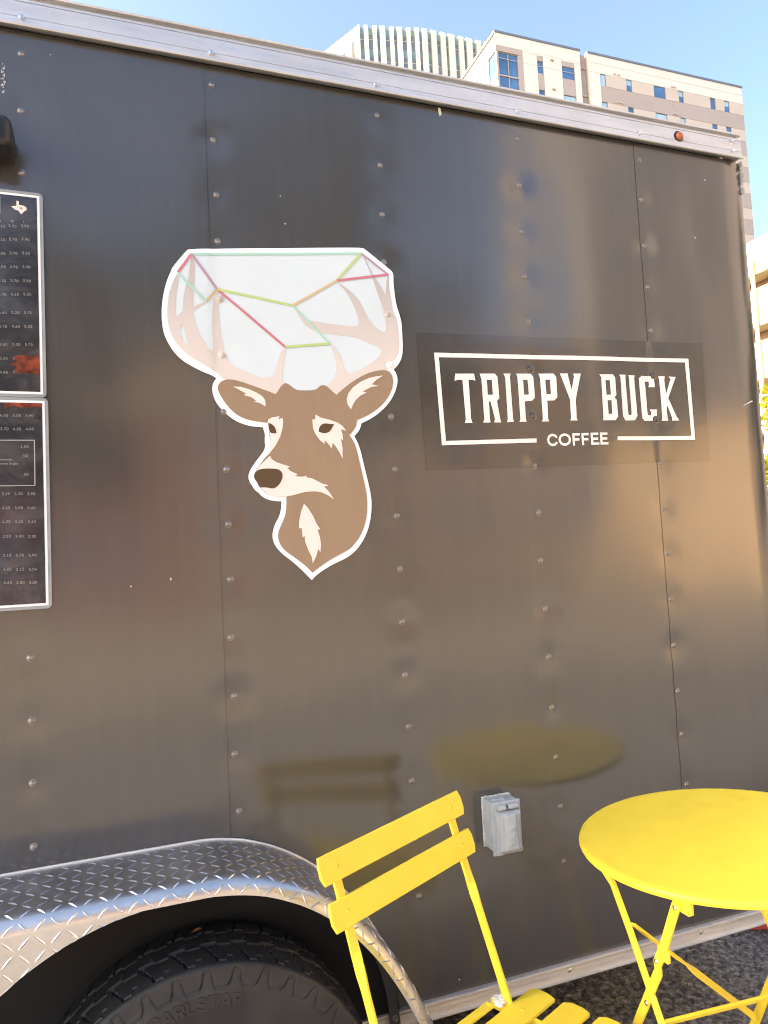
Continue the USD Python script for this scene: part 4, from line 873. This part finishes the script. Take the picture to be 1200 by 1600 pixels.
# loose grit lying on the asphalt
GRIT = mat('grit', (0.19, 0.18, 0.165), rough=0.85, color2=(0.33, 0.31, 0.29), var=0.5, vscale=60)
gr = []
for k in range(900):
    x, y = rng.uniform(0.9, 2.9), rng.uniform(-0.9, 1.2)
    s = trimesh.creation.icosahedron(); s.vertices *= (0.0016 + 0.0034 * rng.random() ** 2) * (0.7 + 0.6 * rng.random((12, 1))); s.apply_translation((x, y, 0.002 + 0.002 * rng.random())); gr.append(s)
part('grit', cat(*gr), GRIT, None, smooth=False, label='loose pale grit scattered on the asphalt under the table', cat='grit', kind='stuff')
#@@BACKGROUND
# ------------------------------------------------------------------ apartment block behind
CREAM = mat('cream_stucco', srgb(240, 222, 196, 0.9), rough=0.85, var=0.03, vscale=0.6)
TAN = mat('tan_panel', srgb(218, 194, 168, 0.88), rough=0.85, var=0.04, vscale=0.5)
BROWN = mat('taupe_panel', srgb(186, 164, 146, 0.92), rough=0.8, var=0.04, vscale=0.5)
CAPM = mat('dark_metal_cap', (0.16, 0.16, 0.17), rough=0.5)
GLASS = mat('window_glass', (0.065, 0.14, 0.25), rough=0.06, spec=0.9, var=0.4, vscale=0.5)
BLIND = mat('window_with_blind', (0.42, 0.55, 0.58), rough=0.10, spec=0.8, var=0.15, vscale=0.6)
FRAMEM = mat('window_frame', (0.20, 0.20, 0.20), rough=0.5)
Y0 = 58.35
apt = thing('apartment_building', 'cream and taupe apartment block with a corner bay window, rising behind the trailer roof', 'building', (52, 70, 0))
part('wall', cat(box(36.45, 46.30, Y0 + 0.14, 84, 0, 53.15), box(46.30, 47.27, Y0 + 0.7, 84, 0, 53.0), box(47.27, 68.15, Y0 + 0.14, 84, 0, 53.15)), CREAM, apt, smooth=False)
part('roof_edge', cat(box(36.25, 46.34, Y0 - 0.06, Y0 + 0.5, 53.2, 53.42), box(47.24, 68.34, Y0 - 0.06, Y0 + 0.5, 53.2, 53.42), box(36.25, 36.7, Y0 + 0.5, 84, 53.2, 53.42), box(67.9, 68.34, Y0 + 0.5, 84, 53.2, 53.42)), CAPM, apt, smooth=False)
part('drain_channel', cat(box(46.42, 47.15, Y0 + 0.35, Y0 + 0.69, 0, 53.1), *[box(46.40, 47.20, Y0 + 0.22, Y0 + 0.5, z - 0.09, z + 0.09) for z in (51.6, 48.6, 45.6)]), BROWN, apt, smooth=False)
wn = [0]
def panel(x0, x1, z0, z1, m, y=Y0, d=0.138):
    part('panel', box(x0 + 0.012, x1 - 0.012, y, y + d, z0 + 0.012, z1 - 0.012), m, apt, smooth=False)
def window(x0, x1, z0, z1, y=Y0 + 0.06):
    f = part('window', cat(box(x0, x0 + 0.06, y, y + 0.07, z0, z1), box(x1 - 0.06, x1, y, y + 0.07, z0, z1), box(x0 + 0.06, x1 - 0.06, y, y + 0.07, z0, z0 + 0.06), box(x0 + 0.06, x1 - 0.06, y, y + 0.07, z1 - 0.06, z1)), FRAMEM, apt, smooth=False)
    wn[0] += 1; b = rng.random()
    zm = z1 - 0.06 - (z1 - z0 - 0.12) * (0.0 if b < 0.3 else 0.45 if b < 0.6 else 0.999)
    if zm < z1 - 0.08: part('blind_pane', box(x0 + 0.06, x1 - 0.06, y + 0.03, y + 0.05, max(zm, z0 + 0.06), z1 - 0.06), BLIND, f, smooth=False)
    if zm > z0 + 0.1: part('pane', box(x0 + 0.06, x1 - 0.06, y + 0.031, y + 0.051, z0 + 0.06, zm), GLASS, f, smooth=False)
ZTOP, FL = 51.25, 3.08
WINS = [(48.70, 49.40), (52.03, 52.74), (55.65, 57.21), (59.02, 59.68), (63.45, 64.18), (65.47, 66.20)]
panel(47.29, 68.28, ZTOP, 53.2, CREAM)
panel(47.29, 48.70, 20, ZTOP, CREAM)
NF = 9
for f in range(NF):
    zt = ZTOP - FL * f; zw = zt - 1.34; zn = zt - FL
    for x0, x1 in WINS: window(x0, x1, zw, zt)
    edges = [48.70] + [e for w in WINS for e in w][0:] + [68.28]
    for a, b in ((49.40, 52.03), (52.74, 55.65), (57.21, 59.02), (59.68, 63.45), (64.18, 65.47), (66.20, 68.28)): panel(a, b, zw, zt, TAN)
    panel(48.70, 58.2, zn, zw, BROWN); panel(58.2, 68.28, zn, zw, BROWN)
# side return at the right end shows the bands too
for f in range(NF):
    zt = ZTOP - FL * f; 
    part('side_band', box(68.152, 68.28, Y0 + 0.142, 84, zt - FL, zt - 1.34), BROWN, apt, smooth=False); part('side_band', box(68.152, 68.28, Y0 + 0.142, 84, zt - 1.32, zt), TAN, apt, smooth=False)
# left wing: bay, two window columns
for a, b in ((39.36, 41.06), (41.76, 44.0), (45.53, 46.30)): panel(a, b, 20, 51.72, CREAM)
panel(36.33, 46.30, 51.92, 53.2, CREAM); panel(39.36, 46.30, 51.72, 51.92, CREAM)
for x0, x1 in ((41.06, 41.76), (44.0, 45.53)):
    zprev = 51.72
    for f in range(NF):
        zt = ZTOP - FL * f - 0.08
        panel(x0, x1, zt, zprev, BROWN); window(x0, x1, zt - 1.32, zt); zprev = zt - 1.32
bay = part('bay_window', cat(box(36.31, 39.35, Y0 - 0.02, Y0 + 0.13, 51.30, 51.91), box(38.80, 39.35, Y0 - 0.02, Y0 + 0.13, 20, 51.28), box(36.29, 36.44, Y0 + 0.14, 60.56, 51.30, 51.91), box(36.29, 36.44, 59.90, 60.56, 20, 51.28)), BROWN, apt, smooth=False)
for k in range(8):
    z1 = 51.26 - 2.42 * k - 0.04 * (k > 0); z0 = z1 - 2.36
    part('pane', cat(box(36.62, 38.79, Y0 + 0.135, Y0 + 0.139, z0, z1)), GLASS, bay, smooth=False)
    part('pane', box(36.440, 36.446, Y0 + 0.16, 59.88, z0, z1), BLIND if k % 2 else GLASS, bay, smooth=False)
    part('transom', cat(box(36.44, 38.79, Y0 + 0.03, Y0 + 0.13, z0 - 0.10, z0 - 0.005), box(36.33, 36.44, Y0 + 0.16, 59.88, z0 - 0.10, z0 - 0.005)), TAN, bay, smooth=False)
part('mullion', cat(box(36.38, 36.60, Y0 + 0.01, Y0 + 0.16, 20, 51.28), box(37.68, 37.76, Y0 + 0.06, Y0 + 0.134, 20, 51.28)), BROWN, bay, smooth=False)
for k, (y0, y1, z0, z1) in enumerate([(62.3, 62.95, 49.9, 51.2), (62.3, 62.95, 46.8, 48.1), (68.0, 69.4, 49.9, 51.2), (73.5, 74.2, 49.9, 51.2)]):
    part('side_window', box(36.40, 36.448, y0, y1, z0, z1), GLASS, apt, smooth=False)
for x in (50.4, 50.95, 58.0, 58.35, 42.6, 42.75):
    for z in (51.55, 48.45): part('vent', box(x, x + 0.26, Y0 - 0.10, Y0 - 0.002, z - 0.12, z + 0.02), TAN, apt, smooth=False)
for z in (52.30, 50.6, 47.5, 44.4):
    part('joint_strip', box(36.33, 46.29, Y0 - 0.012, Y0 - 0.002, z - 0.02, z + 0.02) if z < 52 else box(47.3, 68.27, Y0 - 0.012, Y0 - 0.002, z - 0.02, z + 0.02), TAN, apt, smooth=False)

# ------------------------------------------------------------------ office tower with fins
FIN = mat('pale_fin', srgb(226, 220, 196, 0.85), rough=0.8, var=0.02, vscale=0.3)
SPAN = mat('green_spandrel', (0.24, 0.33, 0.31), rough=0.15, spec=0.8)
TGLASS = mat('tower_glass', (0.21, 0.23, 0.235), rough=0.08, spec=0.8, var=0.3, vscale=0.25)
tower = thing('office_tower', 'pale office tower with vertical fins and narrow window strips, farthest behind', 'building', (58, 130, 0))
A_, B_, C_, D_ = np.array([44.30, 120.63]), np.array([57.01, 117.95]), np.array([84.0, 118.15]), np.array([35.5, 138.6])
core = trimesh.creation.extrude_polygon(Polygon([D_ + (0.5, 0.1), A_ + (0.3, 0.5), B_ + (0, 0.5), C_ + (0, 0.5), (84, 150), (38, 150)]), 102.06, engine='earcut')
part('wall', core, FIN, tower, smooth=False)
def along(P, Q, s0, s1, off, dep, z0, z1):
    d = (Q - P) / np.linalg.norm(Q - P); n = np.array([d[1], -d[0]])
    q = [P + d * s0 + n * off, P + d * s1 + n * off, P + d * s1 + n * (off - dep), P + d * s0 + n * (off - dep)]
    m = trimesh.creation.extrude_polygon(Polygon(q), z1 - z0, engine='earcut'); m.apply_translation((0, 0, z0)); return m
for P, Q, nst in ((A_, B_, 8), (B_, C_, 14)):
    Lw = np.linalg.norm(Q - P); pt = Lw / nst
    pat = [0.78, 0.86, 0.58, 0.86, 0.62, 0.86, 0.84, 0.56]
    for k in range(nst):
        g = pat[k % 8]; s0 = k * pt + (0.42 if k == 0 else 0.40); s1 = s0 + g
        nxt = (k + 1) * pt + 0.40 if k < nst - 1 else Lw
        if k == 0: part('fin', along(P, Q, 0.0, s0, 0.22, 0.68, 0, 102.1), FIN, tower, smooth=False)
        part('fin', along(P, Q, s1, nxt, 0.22, 0.68, 0, 102.1), FIN, tower, smooth=False)
        st_ = part('window_strip', along(P, Q, s0 + 0.01, s1 - 0.01, -0.30, 0.1, 40, 101.9), TGLASS, tower, smooth=False)
        for f in range(6):
            z = 101.95 - 4.3 * f
            part('spandrel', along(P, Q, s0 + 0.012, s1 - 0.012, -0.26, 0.036, z - 1.45, z), SPAN, st_, smooth=False)
            part('mullion', along(P, Q, s0 + 0.012, s1 - 0.012, -0.24, 0.056, z - 2.45, z - 2.33), FIN, st_, smooth=False)
mat('side_glass', (0.022, 0.021, 0.018), rough=0.5, spec=0.2)
for (s0, s1, z0, z1) in [(1.0, 1.8, 94.0, 99.4), (3.6, 4.4, 94.5, 98.6), (5.8, 6.5, 94.8, 97.9), (8.2, 8.9, 94.8, 97.4)]:
    Ls = np.linalg.norm(D_ - A_)
    part('side_window', along(D_, A_, Ls - s1, Ls - s0, 0.06, 0.30, z0, z1), usdkit.UsdShade.Material.Get(stage, '/World/Looks/side_glass'), tower, smooth=False)
part('side_cladding', along(D_, A_, 0, np.linalg.norm(D_ - A_) - 0.1, 0.0, 0.5, 0, 102.0), FIN, tower, smooth=False)

# ------------------------------------------------------------------ parking building right
PKW = mat('pale_concrete', srgb(236, 222, 176, 0.85), rough=0.85, var=0.04, vscale=0.8)
PKI = mat('garage_interior', (0.16, 0.10, 0.065), rough=0.9)
park = thing('parking_building', 'cream parking structure with open decks at the right edge behind the trailer corner', 'building', (42, 36, 0))
GXX = 34.2
part('deck_interior', box(GXX + 1.2, GXX + 16, 16, 50, 0, 16.5), PKI, park, smooth=False)
for k in range(6):
    zt = 18.35 if k == 0 else 15.42 - 3.02 * (k - 1); zb = 16.38 if k == 0 else zt - 1.98
    if zb < 0: zb = 0.05
    part('parapet_wall', box(GXX, GXX + 0.25, 16, 50, zb, zt), PKW, park, smooth=False)
    part('deck_slab', box(GXX + 0.252, GXX + 1.19, 16, 50, zb, zb + 0.4), PKW, park, smooth=False)
    if k: part('guard_rail', box(GXX - 0.06, GXX + 0.0, 16, 50, zt + 0.04, zt + 0.12), PKW, park, smooth=False)
y = 16.3
while y < 50:
    part('column', box(GXX - 0.16, GXX - 0.062, y, y + 0.22, 0, 17.3), PKW, park, smooth=False)
    y += 2.435

# ------------------------------------------------------------------ trees
BARK = mat('bark', (0.10, 0.075, 0.055), rough=0.9, var=0.3, vscale=8)
def leafmat(name, c, t):
    return usdkit.material(stage, '/World/Looks/' + name, {'o': ('geometry', {}), 'r': ('rgb_ramp', {'ramp': [(0.0, tuple(x * 0.65 for x in c)), (1.0, tuple(x * 1.3 for x in c))]}), 'd': ('diffuse_bsdf', {}), 't': ('translucent_bsdf', {'color': t}), 'm': ('mix_closure', {'fac': 0.4})},
        [('o.random_per_island', 'r.fac'), ('r.color', 'd.color'), ('d.BSDF', 'm.closure1'), ('t.BSDF', 'm.closure2')], surface='m.closure')
def tree(name, label, x, y, h, cr, lm, n=2600, leaf=0.10, base=0.3, seed=1, group=None):
    r = np.random.default_rng(seed)
    t = thing(name, label, 'tree', (x, y, 0), group)
    ms = [tube([(x, y, 0), (x + r.normal() * .1, y + r.normal() * .1, h * .35), (x + r.normal() * .2, y + r.normal() * .2, h * .85)], [h * .022, h * .016, h * .004], 9)]
    cs = []
    for k in range(15):
        a = r.random() * 6.28; zz = h * (base + (1 - base) * (0.12 + 0.8 * r.random())); q = (zz / h - base) / (1 - base); rad = cr * (0.35 + 0.65 * math.sin(math.pi * min(1, q * 0.85 + 0.12)))
        rr = rad * (0.35 + 0.6 * r.random()); c = np.array([x + rr * math.cos(a), y + rr * math.sin(a), zz]); cs.append((c, cr * (0.28 + 0.22 * r.random())))
        ms.append(tube([(x, y, zz * 0.72), (np.array([x, y, zz * .8]) + c) / 2, c], [h * .008, h * .005, h * .002], 5))
    part('trunk', cat(*ms), BARK, t, smooth=True)
    C = np.array([c for c, _ in cs]); Rr = np.array([q for _, q in cs]); k = r.integers(0, len(cs), n)
    d = r.normal(size=(n, 3)); d /= np.linalg.norm(d, axis=1)[:, None]; P = C[k] + d * (Rr[k] * r.random(n) ** 0.5)[:, None] * np.array([1, 1, .75])
    u = r.normal(size=(n, 3)); u /= np.linalg.norm(u, axis=1)[:, None]; w = np.cross(u, r.normal(size=(n, 3))); w /= np.linalg.norm(w, axis=1)[:, None]
    s = leaf * (0.6 + 0.8 * r.random((n, 1)))
    V = np.stack([P - u * s, P + w * s * .45 - u * s * .1, P + u * s, P - w * s * .45 - u * s * .1], 1).reshape(-1, 3)
    b = np.arange(n)[:, None] * 4; F = np.vstack([b + [0, 1, 2], b + [0, 2, 3]])
    part('crown', trimesh.Trimesh(V, F, process=False), lm, t, smooth=False)
LG, DG, RL = leafmat('yellow_green_leaves', (0.20, 0.19, 0.02), (0.40, 0.40, 0.03)), leafmat('dark_green_leaves', (0.035, 0.05, 0.016), (0.05, 0.08, 0.015)), leafmat('rust_leaves', (0.14, 0.035, 0.015), (0.22, 0.06, 0.02))
tree('street_tree', 'yellow green sunlit tree below the parking decks, beyond the trailer corner', 12.65, 7.6, 4.1, 1.75, LG, n=9000, leaf=0.085, base=0.25, seed=5)

for q, (x, y, h, cr, lb) in enumerate([(15.0, 2.2, 6.0, 2.2, 'unseen dark green tree added to dim the corner reflection, nearest to the end of the trailer'), (14.0, -3.6, 7.0, 2.4, 'unseen dark green tree added to dim the corner reflection, nearest to the sand coloured building')]):  # both added out of view to block bright sky mirrored in the trailer corner
    tree('street_tree', lb, x, y, h, cr, DG, n=6000, leaf=0.13, base=0.18, seed=21 + q)

# ------------------------------------------------------------------ what stands across the lot, seen in the side's reflection
BRICK = usdkit.material(stage, '/World/Looks/red_brick', {'g': ('geometry', {}), 'mp': ('mapping', {'rotation': (math.pi / 2, 0, 0)}), 'b': ('brick_texture', {'scale': 4.0, 'color1': (0.30, 0.10, 0.06), 'color2': (0.22, 0.075, 0.05), 'mortar': (0.35, 0.30, 0.26), 'mortar_size': 0.012}), 'p': ('principled_bsdf', {'roughness': 0.85})},
    [('g.position', 'mp.vector'), ('mp.vector', 'b.vector'), ('b.color', 'p.base_color')], surface='p.BSDF')
SAND = mat('sand_stucco', (0.56, 0.38, 0.21), rough=0.85, var=0.12, vscale=0.7)
def lowhouse(name, label, x0, x1, y0, y1, h, wm, wins, group=None):
    t = thing(name, label, 'building', ((x0 + x1) / 2, (y0 + y1) / 2, 0), group)
    part('wall', box(x0, x1, y0, y1, 0, h), wm, t, smooth=False)
    part('roof', box(x0 - 0.3, x1 + 0.3, y0 - 0.3, y1 + 0.3, h, h + 0.25), CAPM, t, smooth=False)
    for (a, b, z0, z1) in wins:
        f = part('window', cat(box(a, b, y1, y1 + 0.05, z1, z1 + 0.08), box(a, b, y1, y1 + 0.05, z0 - 0.08, z0)), FRAMEM, t, smooth=False)
        part('pane', box(a, b, y1 + 0.002, y1 + 0.03, z0 + 0.002, z1 - 0.002), GLASS, f, smooth=False)
lowhouse('brick_building', 'low red brick building across the lot, mirrored in the left of the trailer side', -5.5, 3.2, -36, -26, 7.0, BRICK, [(-4.5 + 2.2 * k, -3.4 + 2.2 * k, 1.2 + 3 * r_, 2.8 + 3 * r_) for k in range(3) for r_ in range(2)])
lowhouse('stucco_building', 'low sand coloured building across the lot, mirrored in the right of the trailer side', 18.0, 29.0, -22.0, -12.5, 5.2, SAND, [(20.0, 21.6, 1.0, 2.8), (24.5, 26.4, 1.0, 2.8)])
lowhouse('brown_block', 'long brown mid rise building far across the lot, behind the trees', -30.0, 70.0, -62, -46, 17.0, mat('brown_render', (0.40, 0.285, 0.19), rough=0.85, var=0.1, vscale=0.3), [(-26 + 8 * k, -22.5 + 8 * k, 3 + 5 * r_, 5.5 + 5 * r_) for k in range(12) for r_ in range(3)])
lowhouse('concrete_tower', 'tall grey brown concrete tower beyond the sand coloured building across the lot', 34.0, 80.0, -52, -42, 48.0, mat('grey_render', (0.24, 0.205, 0.175), rough=0.85, var=0.1, vscale=0.3), [(37 + 7 * k, 39.5 + 7 * k, 4 + 6 * r_, 7 + 6 * r_) for k in range(6) for r_ in range(7)])
lowhouse('added_block', 'unseen plain grey brown block added east of the trailer end to warm its corner reflection', 42.0, 60.0, -38, 12, 30.0, mat('plain_render', (0.20, 0.165, 0.145), rough=0.85, var=0.1, vscale=0.3), [])  # added out of view, its sunlit face gives the trailer corner a warm band
tree('lot_tree', 'dark green tree nearest to the brick building across the lot', -1.6, -15.5, 8.5, 2.6, DG, n=9000, leaf=0.14, base=0.3, seed=11)
tree('lot_tree', 'broad dark oak in the middle of the lot, the larger of the two oaks', 5.6, -21, 15.0, 5.6, DG, n=4200, leaf=0.20, base=0.38, seed=12)
tree('lot_tree', 'slender dark oak standing farther back, over the sand coloured building', 12.0, -29, 15.5, 4.6, DG, n=3000, leaf=0.22, base=0.42, seed=14)
tree('rust_tree', 'small rust red tree nearest to the trailer across the lot', -2.5, -11.5, 4.6, 0.9, RL, n=3000, leaf=0.08, base=0.55, seed=13)
